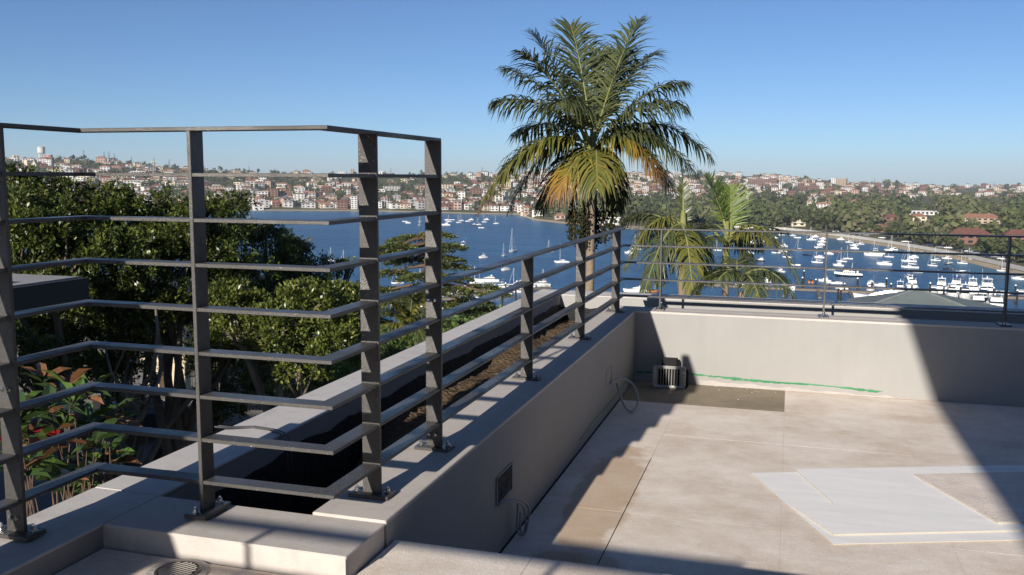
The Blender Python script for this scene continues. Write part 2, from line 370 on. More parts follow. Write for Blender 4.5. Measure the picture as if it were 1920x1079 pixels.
# ---- recessed wall boxes with loose conduit
CONDM = mat('grey_conduit', srgb(150, 152, 156), 0.5, 0.4, 0.1, 20)
DARKM = mat('dark_recess', srgb(84, 81, 78), 0.9, 0.2, 0.25, 40, bump=0.8, bscale=60)
def recess(y0, y1, z0, z1, label, loops, rough):
    t = thing('wall_box', label, 'wall box', (XI, (y0+y1)/2, z0))
    yc = (y0+y1)/2; h = z1-z0
    fr = MB(); a = y0-yc; b = y1-yc; w = 0.006; d = 0.007 if rough else 0.003
    fr.box(0.0005, d, a-w, a, -w, h+w); fr.box(0.0005, d, b, b+w, -w, h+w); fr.box(0.0005, d-0.001, a, b, h, h+w); fr.box(0.0005, d-0.001, a, b, -w, 0)
    fr.build('rim', WALLM, t)
    bk = MB(); nn = 14; dp = 0.008 if rough else 0.0012
    gr = [[(0.0008+random.random()**2*dp*(0.2 if i in (0, nn) or j in (0, nn) else 1), a+(b-a)*(i+random.uniform(-.3, .3)*(0 < i < nn))/nn, h*(j+random.uniform(-.3, .3)*(0 < j < nn))/nn) for j in range(nn+1)] for i in range(nn+1)]
    for i in range(nn):
        for j in range(nn): bk.face([gr[i][j], gr[i+1][j], gr[i+1][j+1], gr[i][j+1]])
    bk.build('back_plate', DARKM if rough else WALLM, t)
    for pts, r in loops:
        q = []
        P = [Vector(p) for p in pts]
        for i in range(len(P)-1):
            p0 = P[max(i-1, 0)]; p1 = P[i]; p2 = P[i+1]; p3 = P[min(i+2, len(P)-1)]
            for k in range(6):
                s = k/6; q.append(0.5*((2*p1)+(-p0+p2)*s+(2*p0-5*p1+4*p2-p3)*s*s+(-p0+3*p1-3*p2+p3)*s**3))
        q.append(P[-1]); MB().tube(q, r, 6).build('conduit', CONDM, t, smooth=True)
    return t
recess(3.455, 3.66, -0.322, -0.212, 'rough open wall box with two looped grey cables, nearest the camera', [
    ([(0.01, -0.10, 0.0), (0.04, -0.02, -0.01), (0.06, 0.09, -0.07), (0.06, 0.13, -0.17), (0.05, 0.09, -0.20), (0.04, 0.07, -0.15), (0.03, 0.11, -0.06)], 0.0045),
    ([(0.01, -0.09, 0.002), (0.05, 0.02, -0.012), (0.075, 0.12, -0.08), (0.07, 0.13, -0.16), (0.06, 0.105, -0.20), (0.05, 0.085, -0.17), (0.045, 0.10, -0.10)], 0.0045)], True)
recess(5.79, 5.97, -0.34, -0.24, 'flush wall box with one bent grey conduit near the corner', [
    ([(0.01, 0.02, 0.0), (0.06, 0.16, 0.005), (0.13, 0.22, -0.05), (0.17, 0.18, -0.15), (0.15, 0.05, -0.19), (0.10, 0.02, -0.14), (0.03, 0.14, -0.03)], 0.007)], False)

# ---- balustrade: flat-bar rails and posts
RW, RTK, PW, PT, S0, SP = 0.055, 0.011, 0.061, 0.012, 0.0937, 0.13
XL0, XL1 = -1.2655, -1.2105                            # rail edges, left run
XP0, XP1 = -1.2685, -1.2075
bal = thing('balustrade', 'dark grey metal balustrade of flat horizontal rails around terrace edge', 'balustrade')
def poly_rail(path, z, name='rail'):
    """flat bar following the centre line path (axis aligned, mitred corners)"""
    P = [Vector((p[0], p[1])) for p in path]; n = len(P); L = []; R = []
    for i in range(n):
        d0 = (P[i]-P[i-1]).normalized() if i else (P[1]-P[0]).normalized()
        d1 = (P[i+1]-P[i]).normalized() if i < n-1 else d0
        n0 = Vector((-d0.y, d0.x)); n1 = Vector((-d1.y, d1.x)); mv = (n0+n1); mv = mv/mv.length; mv = mv/ max(0.3, mv.dot(n0))
        L.append(P[i]+mv*RW/2); R.append(P[i]-mv*RW/2)
    mb = MB()
    rings = []
    for i in range(n):
        l, r = L[i], R[i]; b = 0.0012
        rings.append([(l.x, l.y, z+b), (l.x*0.98+r.x*0.02, l.y*0.98+r.y*0.02, z), (r.x*0.98+l.x*0.02, r.y*0.98+l.y*0.02, z), (r.x, r.y, z+b), (r.x, r.y, z+RTK-b), (r.x*0.98+l.x*0.02, r.y*0.98+l.y*0.02, z+RTK), (l.x*0.98+r.x*0.02, l.y*0.98+r.y*0.02, z+RTK), (l.x, l.y, z+RTK-b)])
    mb.loft(rings, True)
    return mb.build(name, STEELM, bal)
xc = (XL0+XL1)/2; yf = 2.272+RW/2; xl = -2.0505; yb = -0.72; YE = 3.125; YFR = 7.0225+0.029
for k in range(9):
    z = S0+k*SP
    left = [(-0.72, yb), (xl, yb), (xl, yf), (xc, yf)]
    if k < 5: poly_rail(left+[(xc, YFR), (XR, YFR)], z)
    else: poly_rail(left+[(xc, YE)], z)
def post(x, y, ztop, along, bolts):
    """flat-bar post, wide face across the rail, on a bolted foot plate"""
    p = link('post', None, bal, (x, y, 0))
    w = PW/2; t = PT/2
    mb = MB(); gap = []
    mb.bbox(-w, w, -t, t, 0.011, ztop, 0.0012) if along == 'y' else mb.bbox(-t, t, -w, w, 0.011, ztop, 0.0012)
    mb.build('upright', STEELM, p)
    a, b = (0.068, 0.036) if along == 'y' else (0.036, 0.068)
    MB().bbox(-a, a, -b, b, 0.0, 0.012, 0.002).build('foot_plate', STEELM, p)
    for sx in (-1, 1):
        q = (sx*0.05, 0.008*sx, 0.012) if along == 'y' else (0.008*sx, sx*0.05, 0.012)
        MB().lathe([(0.011, 0), (0.011, 0.003), (0.0075, 0.003), (0.0075, 0.012), (0.004, 0.016), (0.0035, 0.02)], 8).build('bolt', BOLTM, p, q)
    for zz in bolts:
        for sx in (-1, 1):
            q = (sx*0.013-0.004, -t-0.0, zz) if along == 'y' else (t, sx*0.013, zz)
            o = MB().lathe([(0.0075, 0), (0.0075, 0.004), (0.004, 0.007)], 8).build('bolt', BOLTM, p, q)
            o.rotation_euler = (math.pi/2, 0, 0) if along == 'y' else (0, math.pi/2, 0)
    return p
ZT = S0+8*SP+0.001; ZL = S0+4*SP+0.001
xpc = (XP0+XP1)/2
post(xpc, 2.5736+0.006, ZT, 'y', [])
post(xpc, 3.1078+0.006, ZT, 'y', [0.055, 0.56])
for y in (4.3617, 5.5811, 6.8077): post(xpc, y+0.006, ZL, 'y', [])
post(-1.649, yf, ZT, 'x', [])
for y in (1.984, 0.75, -0.45): post(xl, y, ZT, 'y', [0.05, 0.42])
for x in (-1.80, -1.02): post(x, yb, ZT, 'x', [])
for i, x in enumerate((-0.933, 0.26, 1.453, 2.646, 3.84)): post(x, YFR, ZL, 'x', [0.055, 0.36] if i == 0 else [])

# ---- loose cable lying over the outer coping
cb = [(-2.15, 3.06, 0.02), (-2.12, 3.11, 0.004), (-2.05, 3.165, -0.001), (-1.96, 3.15, -0.001), (-1.89, 3.115, 0.0), (-1.84, 3.08, -0.02), (-1.80, 3.02, -0.12)]
cbt = MB().tube(cb, 0.0035, 6); cbt.tube([(x+0.01, y+0.012, z+0.002) for x, y, z in cb], 0.0028, 6)
tag(cbt.build('loose_cable', mat('dark_cable', srgb(70, 70, 72), 0.5, 0.4), smooth=True), 'thin dark cable draped over the outer planter coping', 'cable')

# ---- drain grate in the left corner of the platform
dg = thing('floor_drain', 'round slotted floor drain in smeared cement by the low wall', 'drain', (-1.575, 2.052, PLAT))
MB().lathe([(0.085, 0.0), (0.085, 0.003), (0.05, 0.0045)], 20).build('cement_collar', CEMENT, dg)
MB().lathe([(0.062, 0.0046), (0.062, 0.0075), (0.056, 0.0085), (0.054, 0.0055)], 24).build('rim', STEELM, dg)
for i in range(8):
    o = -0.045+0.09*i/7; l = math.sqrt(max(1e-4, 0.05**2-o*o))
    MB().box(o-0.0035, o+0.0035, -l, l, 0.0052, 0.009).build('bar', BOLTM, dg, rz=0.0)
MB().lathe([(0.052, 0.0047), (0.052, 0.0052)], 20).build('sump', MEMB, dg)
dg.rotation_euler = (0, 0, -0.6)

# ---- slotted metal light cover leaning on a black box by the far wall
ALU = mat('cast_aluminium', srgb(168, 166, 160), 0.4, 0.5, 0.12, 30, metal=0.15, bump=0.15, bscale=90)
BLKM = mat('black_plastic', (0.010, 0.010, 0.011), 0.7, 0.2)
lt = thing('wall_light', 'silver slotted brick light cover leaning on black housing in the corner', 'wall light', (-0.815, 6.735, FLOOR), 0.03)
W, H, r = 0.122, 0.165, 0.018
def rrect(w, h, r, y, n=4, off=0.0):
    pts = []
    for cx, cz, a0 in ((w-r, off+r, -90), (w-r, off+h-r, 0), (-w+r, off+h-r, 90), (-w+r, off+r, 180)):
        for i in range(n+1):
            a = math.radians(a0+90*i/n); pts.append((cx+r*math.cos(a), y, cz+r*math.sin(a)))
    return pts
# frame of the cover: outer rounded border built as ring around the slot field
fr = MB()
o_f = rrect(W, H, r, 0.0); i_f = rrect(W*0.70, H*0.74, 0.004, 0.0, off=H*0.13); o_b = rrect(W, H, r, 0.022); o_m = rrect(W-0.006, H-0.012, r, -0.006, off=0.006); i_b = [(p[0], 0.012, p[2]) for p in i_f]
k = len(o_f)
for A, B in ((o_b, o_f), (o_f, o_m), (o_m, i_f), (i_f, i_b)):
    for j in range(k): fr.face([A[j], A[(j+1) % k], B[(j+1) % k], B[j]])
cov = fr.build('cover', ALU, lt, smooth=False)
for i in range(9):
    x = -W*0.66+W*1.32*i/8
    MB().loft([[(x-0.0036, 0.012, z), (x-0.0036, -0.004, z), (x, -0.009, z), (x+0.0036, -0.004, z), (x+0.0036, 0.012, z)] for z in (H*0.13-0.002, H*0.87+0.002)]).build('louvre', ALU, cov)
for sx in (-1, 1): 
    s = MB().lathe([(0.006, 0), (0.006, 0.002), (0.003, 0.003)], 8).build('screw', BOLTM, cov, (sx*W*0.86, -0.0055, H*0.72)); s.rotation_euler = (math.pi/2, 0, 0)
MB().loft([rrect(W+0.004, H-0.02, 0.02, 0.024, off=0.0), rrect(W+0.002, H-0.022, 0.02, 0.085, off=0.0)]).build('housing', BLKM, lt, (0.014, 0, 0.004))
MB().loft([rrect(0.056, 0.085, 0.006, 0.03, off=H-0.03), rrect(0.056, 0.085, 0.006, 0.09, off=H-0.03)]).build('junction_box', BLKM, lt, (-0.003, 0.02, 0))
lt.rotation_euler = (math.radians(-6), 0, 0.03)

# ---- boards lying on the terrace floor
BRDM = mat('white_coated_board', srgb(246, 243, 237), 0.5, 0.35, 0.05, 3, stretch=(1, 6, 1), bump=0.05, bscale=60)
EDGM = mat('board_edge', srgb(186, 178, 164), 0.8, 0.2, 0.05, 20)
BEIM = mat('bare_board', srgb(225, 212, 200), 0.85, 0.2, 0.12, 7, bump=0.3, bscale=90)
def board(name, pts, z0, th, m, label):
    mb = MB(); n = len(pts); mb.cur = 1
    for i in range(n):
        a = pts[i]; b = pts[(i+1) % n]; mb.face([(a[0], a[1], z0), (b[0], b[1], z0), (b[0], b[1], z0+th), (a[0], a[1], z0+th)])
    mb.face([(p[0], p[1], z0) for p in reversed(pts)]); mb.cur = 0; mb.face([(p[0], p[1], z0+th) for p in pts])
    return tag(mb.build(name, [m, EDGM]), label, 'board', 'boards stacked on the floor')
zb = FLOOR+0.002
def Pz(u, v, z=FLOOR): q = atz(u, v, z); return (q[0], q[1])
A = (-0.146, 4.868); Bp = (0.229, 3.991); dx = (0.935, 0.355)
LB = 2.3
board('board', [A, (0.02, 4.47), Bp, (Bp[0]+dx[0]*LB, Bp[1]+dx[1]*LB), (A[0]+dx[0]*LB, A[1]+dx[1]*LB)], zb, 0.004, BRDM, 'lowest white board lying flat on the terrace floor, widest of the stack')
A2 = (0.075, 4.985); B2 = (0.250, 4.500); e = (0.30, 4.02)
board('board', [A2, B2, (0.062, 4.40), (0.236, 4.09), (0.236+dx[0]*2.2, 4.09+dx[1]*2.2), (A2[0]+dx[0]*2.2, A2[1]+dx[1]*2.2)], zb+0.0045, 0.006, BRDM, 'white board with a stepped left edge on top of the lowest board')
A3 = (0.668, 5.06); B3 = (0.945, 4.44)
board('board', [A3, B3, (B3[0]+dx[0]*1.6, B3[1]+dx[1]*1.6), (A3[0]+dx[0]*1.6, A3[1]+dx[1]*1.6)], zb+0.011, 0.008, BEIM, 'bare beige offcut board on top of the white boards')

# ---- the house this terrace belongs to (behind and below the camera; its roof throws the shade on the right)
hs = thing('house', 'rendered house carrying the terrace, its flat roof above the camera', 'house', (0, 0, 0))
MB().box(XOo+0.01, XR, -12.5, YOo-0.01, -12, -1.2).build('wall', WALLM, hs)
MB().box(0.45, XR, -12.4, -1.2, PLAT+0.002, 3.2).build('wall', WALLM, hs)
MB().box(-0.318, XR+0.4, -12.6, 0.12, 3.2, 3.45).build('roof', WALLM, hs)
MB().box(XR, XR+0.25, -1.2, YOo, -1.25, 3.0).build('sky_blocking_wall', WALLM, hs)  # unseen side wall, raised to hold sky light off the terrace
# ================================================================== water and land
H = 42.0; ZW = CAMH-H
WATM = None
def water_material():
    m = bpy.data.materials.new('harbour_water'); m.use_nodes = True; nt = m.node_tree; N = nt.nodes; L = nt.links
    b = N['Principled BSDF']; b.inputs['Base Color'].default_value = (0.012, 0.050, 0.105, 1); b.inputs['Roughness'].default_value = 0.3; b.inputs['Specular IOR Level'].default_value = 0.2
    g = N.new('ShaderNodeNewGeometry')
    h = None
    for sc, w, st in ((0.5, 0.45, (1, 1.8, 1)), (0.13, 1.3, (1, 2.4, 1)), (0.03, 1.6, (1, 1.6, 1))):
        mp = N.new('ShaderNodeMapping'); mp.inputs['Scale'].default_value = st; mp.inputs['Rotation'].default_value = (0, 0, 0.5); L.new(g.outputs['Position'], mp.inputs[0])
        n = N.new('ShaderNodeTexNoise'); n.inputs['Scale'].default_value = sc; n.inputs['Detail'].default_value = 3; L.new(mp.outputs[0], n.inputs['Vector'])
        k = N.new('ShaderNodeMath'); k.operation = 'MULTIPLY_ADD'; k.inputs[1].default_value = w; L.new(n.outputs['Fac'], k.inputs[0])
        if h is not None: L.new(h, k.inputs[2])
        else: k.inputs[2].default_value = 0
        h = k.outputs[0]
    bp = N.new('ShaderNodeBump'); bp.inputs['Strength'].default_value = 1.0; bp.inputs['Distance'].default_value = 1.2
    L.new(h, bp.inputs['Height']); L.new(bp.outputs[0], b.inputs['Normal'])
    # streaks: light and dark of wave facets painted into the colour
    mp = N.new('ShaderNodeMapping'); mp.inputs['Scale'].default_value = (0.6, 2.4, 1); mp.inputs['Rotation'].default_value = (0, 0, 0.3); L.new(g.outputs['Position'], mp.inputs[0])
    n = N.new('ShaderNodeTexNoise'); n.inputs['Scale'].default_value = 0.02; n.inputs['Detail'].default_value = 9; n.inputs['Roughness'].default_value = 0.75; L.new(mp.outputs[0], n.inputs['Vector'])
    rp = N.new('ShaderNodeValToRGB'); rp.color_ramp.elements[0].position = 0.35; rp.color_ramp.elements[1].position = 0.7
    rp.color_ramp.elements[0].color = (0.008, 0.066, 0.160, 1); rp.color_ramp.elements[1].color = (0.020, 0.112, 0.235, 1)
    L.new(n.outputs['Fac'], rp.inputs[0])
    # wind patches
    n3 = N.new('ShaderNodeTexNoise'); n3.inputs['Scale'].default_value = 0.0055; n3.inputs['Detail'].default_value = 3; L.new(mp.outputs[0], n3.inputs['Vector'])
    r3 = N.new('ShaderNodeValToRGB'); r3.color_ramp.elements[0].position = 0.38; r3.color_ramp.elements[1].position = 0.66; r3.color_ramp.elements[0].color = (0.80, 0.82, 0.85, 1); r3.color_ramp.elements[1].color = (1.25, 1.2, 1.12, 1); L.new(n3.outputs['Fac'], r3.inputs[0])
    mu = N.new('ShaderNodeMix'); mu.data_type = 'RGBA'; mu.blend_type = 'MULTIPLY'; mu.inputs[0].default_value = 1.0; L.new(rp.outputs[0], mu.inputs[6]); L.new(r3.outputs[0], mu.inputs[7])
    at = N.new('ShaderNodeAttribute'); at.attribute_name = 'shallow'
    ms = N.new('ShaderNodeMath'); ms.operation = 'MULTIPLY'; ms.inputs[1].default_value = 0.62; L.new(at.outputs['Fac'], ms.inputs[0])
    mx = N.new('ShaderNodeMix'); mx.data_type = 'RGBA'; L.new(ms.outputs[0], mx.inputs[0]); L.new(mu.outputs[2], mx.inputs[6]); mx.inputs[7].default_value = (0.085, 0.21, 0.27, 1)
    L.new(mx.outputs[2], b.inputs['Base Color'])
    return m
WATM = water_material()
V = []; F = []
R0 = 6000
#WATERMESH

SHORE = [(-900, 386), (0, 389), (300, 390), (450, 391.5), (700, 395), (900, 401), (975, 402), (1000, 412), (1085, 421), (1200, 426), (1330, 428), (1480, 431), (1560, 439), (1640, 448), (1700, 456), (1800, 470), (1920, 492), (2300, 560), (2700, 640)]
RIDGE = [(-900, 300), (0, 302), (120, 300), (200, 303), (300, 312), (400, 318), (520, 325), (620, 327), (760, 328), (880, 325), (1000, 325), (1240, 328), (1330, 328), (1450, 332), (1560, 339), (1640, 345), (1750, 349), (1920, 350), (2700, 352)]
RDIST = [(-900, 2000), (0, 2000), (500, 1950), (900, 2050), (1240, 2350), (1560, 2700), (1920, 3000), (2700, 3000)]
RISE = [(-900, 0.03), (700, 0.03), (950, 0.10), (1050, 0.42), (1300, 0.45), (1920, 0.55), (2700, 0.55)]     # share of the way that stays flat
def interp(tab, u): return float(np.interp(u, [t[0] for t in tab], [t[1] for t in tab]))
def shore_d(u): return H*FPX/max(8, interp(SHORE, u)-hor_v(u))*1.0
def column(u):
    d0 = shore_d(u); d1 = interp(RDIST, u); zr = CAMH+(hor_v(u)-interp(RIDGE, u))/FPX*d1; fl = interp(RISE, u)
    return d0, d1, zr, fl
def hill_z(u, d, col=None):
    d0, d1, zr, fl = col or column(u)
    if d < d0: return ZW-3*(d0-d)/40
    t = (d-d0)/(d1-d0); base = ZW+0.6+2.4*min(1, (d-d0)/30)
    if t <= fl: return base+2.5*t/fl if fl > 0.2 else base
    s = min(1.0, (t-fl)/(1-fl)); s = s**(0.9 if fl < 0.2 else 1.25)
    z = base+(2.5 if fl > 0.2 else 0)+(zr-base-2.5)*s
    if d > d1: z -= (d-d1)*0.05
    # rolling ground
    z += 4.0*math.sin(u/47.0+d/170.0)*s*(1-s)*2+2.5*math.sin(u/21.0-d/110.0)*s*(1-s)*2
    return z
def u_of(x, y):
    P = np.array([x, y, CAMH]); q = proj(P); return q[0]
def land_at(u, v):
    """point of the far hillside seen at pixel u, v"""
    col = column(u); h = hor_v(u); d = col[0]+1; last = None
    while d < col[1]+60:
        vz = h+FPX*(CAMH-hill_z(u, d, col))/d       # small-angle; exact enough far away
        if vz <= v: return d
        d += 6
    return None
LANDM = mat('hillside_ground', srgb(84, 88, 66), 0.95, 0.05, 0.25, 0.02, col2=srgb(112, 106, 84), coord='Object')
SANDM = mat('beach_sand', srgb(166, 151, 126), 0.95, 0.05, 0.1, 0.05)
us = np.arange(-900, 2701, 12.0); nd = 46; V = []; F = []; MI = []
for u in us:
    d0, d1, zr, fl = c = column(u); dr = az_dir(u)
    ds = [d0-12, d0, d0+6]+list(np.linspace(d0+30, d1+260, nd-3))
    for d in ds: V.append((dr[0]*d, dr[1]*d, hill_z(u, d, c)))
for i in range(len(us)-1):
    for j in range(nd-1):
        a = i*nd+j; F.append((a, a+nd, a+nd+1, a+1)); MI.append(1 if j < 2 else 0)
tag(link('hills', np_mesh('hills', V, F, [LANDM, SANDM], mi=MI, smooth=True)), kind='structure')
# water sheet, shallow sand showing through near the shores
ths = np.radians(np.concatenate([np.arange(-180, -62, 4.0), np.arange(-62, 50, 0.5), np.arange(50, 181, 4.0)])); rad = np.concatenate([[0, 60, 120], np.arange(180, 1600, 12.0), [1800, 2400, 3500, R0]]); V = []; SH = []
for th in ths:
    a = th; dx_, dy_ = math.sin(a), math.cos(a); fr = abs(math.degrees(a)+16.8) < 44
    sd_ = shore_d(u_of(dx_*1000, dy_*1000)) if fr else None
    for r in rad:
        V.append((dx_*r, dy_*r, ZW)); SH.append(max(0.0, 1-(sd_-r)/190.0)**1.5 if sd_ and r < sd_ else (1.0 if sd_ else 0.0))
nr_ = len(rad); F = [(i*nr_+j, (i+1)*nr_+j, (i+1)*nr_+j+1, i*nr_+j+1) for i in range(len(ths)-1) for j in range(nr_-1)]
wm_ = np_mesh('harbour_water', V, F, WATM); at_ = wm_.attributes.new('shallow', 'FLOAT', 'POINT'); at_.data.foreach_set('value', np.array(SH, np.float32))
tag(link('harbour_water', wm_), kind='structure')
# near slope: from the street beside the house down to the marina
def near_z(x, y):
    d = math.hypot(x, y); n = 0.8*math.sin(x*0.07+1)*math.cos(y*0.05)
    t = min(1, max(0, (d-42)/215.0)); s = t*t*(3-2*t)*0.5+t*0.5
    return -8.6-(ZW*-1-8.6+2.5)*s+n*min(1, t*4)*(1-t)
NEARM = mat('slope_ground', srgb(62, 66, 44), 0.95, 0.05, 0.3, 0.3, col2=srgb(92, 82, 60))
V = []; F = []; na, nr = 70, 40
for i in range(na+1):
    a = math.radians(-80+170*i/na)
    for j in range(nr+1):
        d = 6+ (270-6)*(j/nr)**1.4; x = -math.sin(a)*d; y = math.cos(a)*d
        V.append((x, y, near_z(x, y)))
for i in range(na):
    for j in range(nr): a = i*(nr+1)+j; F.append((a, a+1, a+nr+2, a+nr+1))
tag(link('terrain', np_mesh('terrain', V, F, NEARM, smooth=True)), kind='structure')

# ---- thin blue haze over the bay
hz = bpy.data.materials.new('haze_air'); hz.use_nodes = True; hn = hz.node_tree.nodes; hn.clear()
pv = hn.new('ShaderNodeVolumePrincipled'); pv.inputs['Color'].default_value = (0.80, 0.88, 1.0, 1); pv.inputs['Density'].default_value = 8.5e-5; pv.inputs['Anisotropy'].default_value = 0.0
ho = hn.new('ShaderNodeOutputMaterial'); hz.node_tree.links.new(pv.outputs[0], ho.inputs['Volume'])
tag(MB().box(-R0-50, R0+50, -R0-50, R0+50, ZW-6.0, 96.0).build('haze', hz), kind='stuff')
# ================================================================== far shore: houses and trees
WALLC = {'white': srgb(206, 203, 197), 'cream': srgb(198, 186, 162), 'pale grey': srgb(168, 166, 163), 'pink': srgb(184, 156, 140), 'brick red': srgb(122, 92, 80), 'tan': srgb(172, 152, 130)}
ROOFC = {'terracotta': srgb(142, 104, 84), 'dark red': srgb(114, 78, 68), 'grey': srgb(112, 109, 106), 'brown': srgb(108, 86, 72), 'white flat': srgb(176, 174, 170)}
WM = {k: mat('wall_'+k.replace(' ', '_'), c, 0.85, 0.15, 0.06, 0.3) for k, c in WALLC.items()}
RM = {k: mat('roof_'+k.replace(' ', '_'), c, 0.8, 0.15, 0.14, 0.5) for k, c in ROOFC.items()}
GLASSM = mat('window_glass', srgb(34, 40, 48), 0.12, 0.6)
FRAMEM = mat('pale_trim', srgb(216, 212, 204), 0.7, 0.2)
def roof_mb(w, d, h, rise, kind):
    mb = MB(); o = 0.6; x = w/2+o; y = d/2+o
    if kind == 'hip':
        r = max(0.4, x-y*0.9) if x > y else 0.4
        mb.face([(-x, -y, h), (x, -y, h), (r, 0, h+rise), (-r, 0, h+rise)]); mb.face([(x, y, h), (-x, y, h), (-r, 0, h+rise), (r, 0, h+rise)])
        mb.face([(x, -y, h), (x, y, h), (r, 0, h+rise)]); mb.face([(-x, y, h), (-x, -y, h), (-r, 0, h+rise)])
        mb.face([(-x, y, h-0.02), (x, y, h-0.02), (x, -y, h-0.02), (-x, -y, h-0.02)])
    elif kind == 'gable':
        mb.loft([[(-x, -y, h), (x, -y, h), (x, -y, h+0.3), (0, -y, h+rise), (-x, -y, h+0.3)], [(-x, y, h), (x, y, h), (x, y, h+0.3), (0, y, h+rise), (-x, y, h+0.3)]])
    else:
        mb.box(-x+0.3, x-0.3, -y+0.3, y-0.3, h-0.3, h+0.35)
    return mb
def win_mesh(w, h):
    return MB().box(-w/2, w/2, -0.06, 0.1, 0, h).mesh('window', GLASSM)
WIN = {}
def window(parent, x, y, z, w, h):
    key = (round(w, 1), round(h, 1))
    if key not in WIN: WIN[key] = win_mesh(*key)
    return link('window', WIN[key], parent, (x, y, z))
def make_house(w, d, h, floors, wall, roof, kind, balc, name='hillside_house'):
    t = link(name)
    MB().box(-w/2, w/2, -d/2, d/2, -6, h-0.05).build('wall', WM[wall], t)
    rise = {'hip': 0.28, 'gable': 0.32, 'flat': 0.1}[kind]*min(w, d)
    r = roof_mb(w, d, h, rise, kind).build('roof', RM[roof], t)
    if kind != 'flat': MB().box(w*0.2, w*0.2+0.9, 0.3, 1.2, h+rise*0.3, h+rise+0.6).build('chimney', WM['brick red' if wall == 'brick red' else 'pale grey'], r)
    n = max(2, int(w/4.2)); fh = h/floors
    for f in range(floors):
        for i in range(n):
            x = -w/2+w*(i+0.5)/n
            window(t, x, -d/2, f*fh+fh*0.28, min(2.6, w/n*0.62), fh*0.5)
        if balc:
            MB().box(-w/2+0.2, w/2-0.2, -d/2-1.6, -d/2-0.002, f*fh-0.22, f*fh+0.02).build('balcony', FRAMEM, t)
    return t
# prototypes (kept out of view by being the first placed individuals)
random.seed(3)
PROTO = []
def proto(w, d, h, floors, wall, roof, kind, balc=False): PROTO.append(dict(w=w, d=d, h=h, floors=floors, wall=wall, roof=roof, kind=kind, balc=balc, obj=None))
for i in range(26):
    kind = random.choice(['hip', 'hip', 'gable', 'flat', 'flat'])
    wall = random.choice(['white', 'white', 'white', 'white', 'cream', 'cream', 'pale grey', 'pale grey', 'pink', 'brick red'])
    roof = random.choice(['grey', 'white flat', 'white flat']) if kind == 'flat' else random.choice(['terracotta', 'terracotta', 'dark red', 'brown', 'grey'])
    fl = random.choice([1, 2, 2, 2, 3]); proto(random.uniform(7.5, 14), random.uniform(7, 10), fl*2.8+random.uniform(0, 0.6), fl, wall, roof, kind, kind == 'flat' and random.random() < 0.75)
def place(p, u, d, rz_extra=0.0, s=1.0):
    dr = az_dir(u); z = hill_z(u, d)
    if p['obj'] is None:
        p['obj'] = make_house(p['w'], p['d'], p['h'], p['floors'], p['wall'], p['roof'], p['kind'], p['balc']); o = p['obj']
    else: o = copy_tree(p['obj'])
    o.location = (dr[0]*d, dr[1]*d, z); o.rotation_euler = (0, 0, math.atan2(dr[1], dr[0])-math.pi/2+rz_extra); o.scale = (s, s, s)
    return o
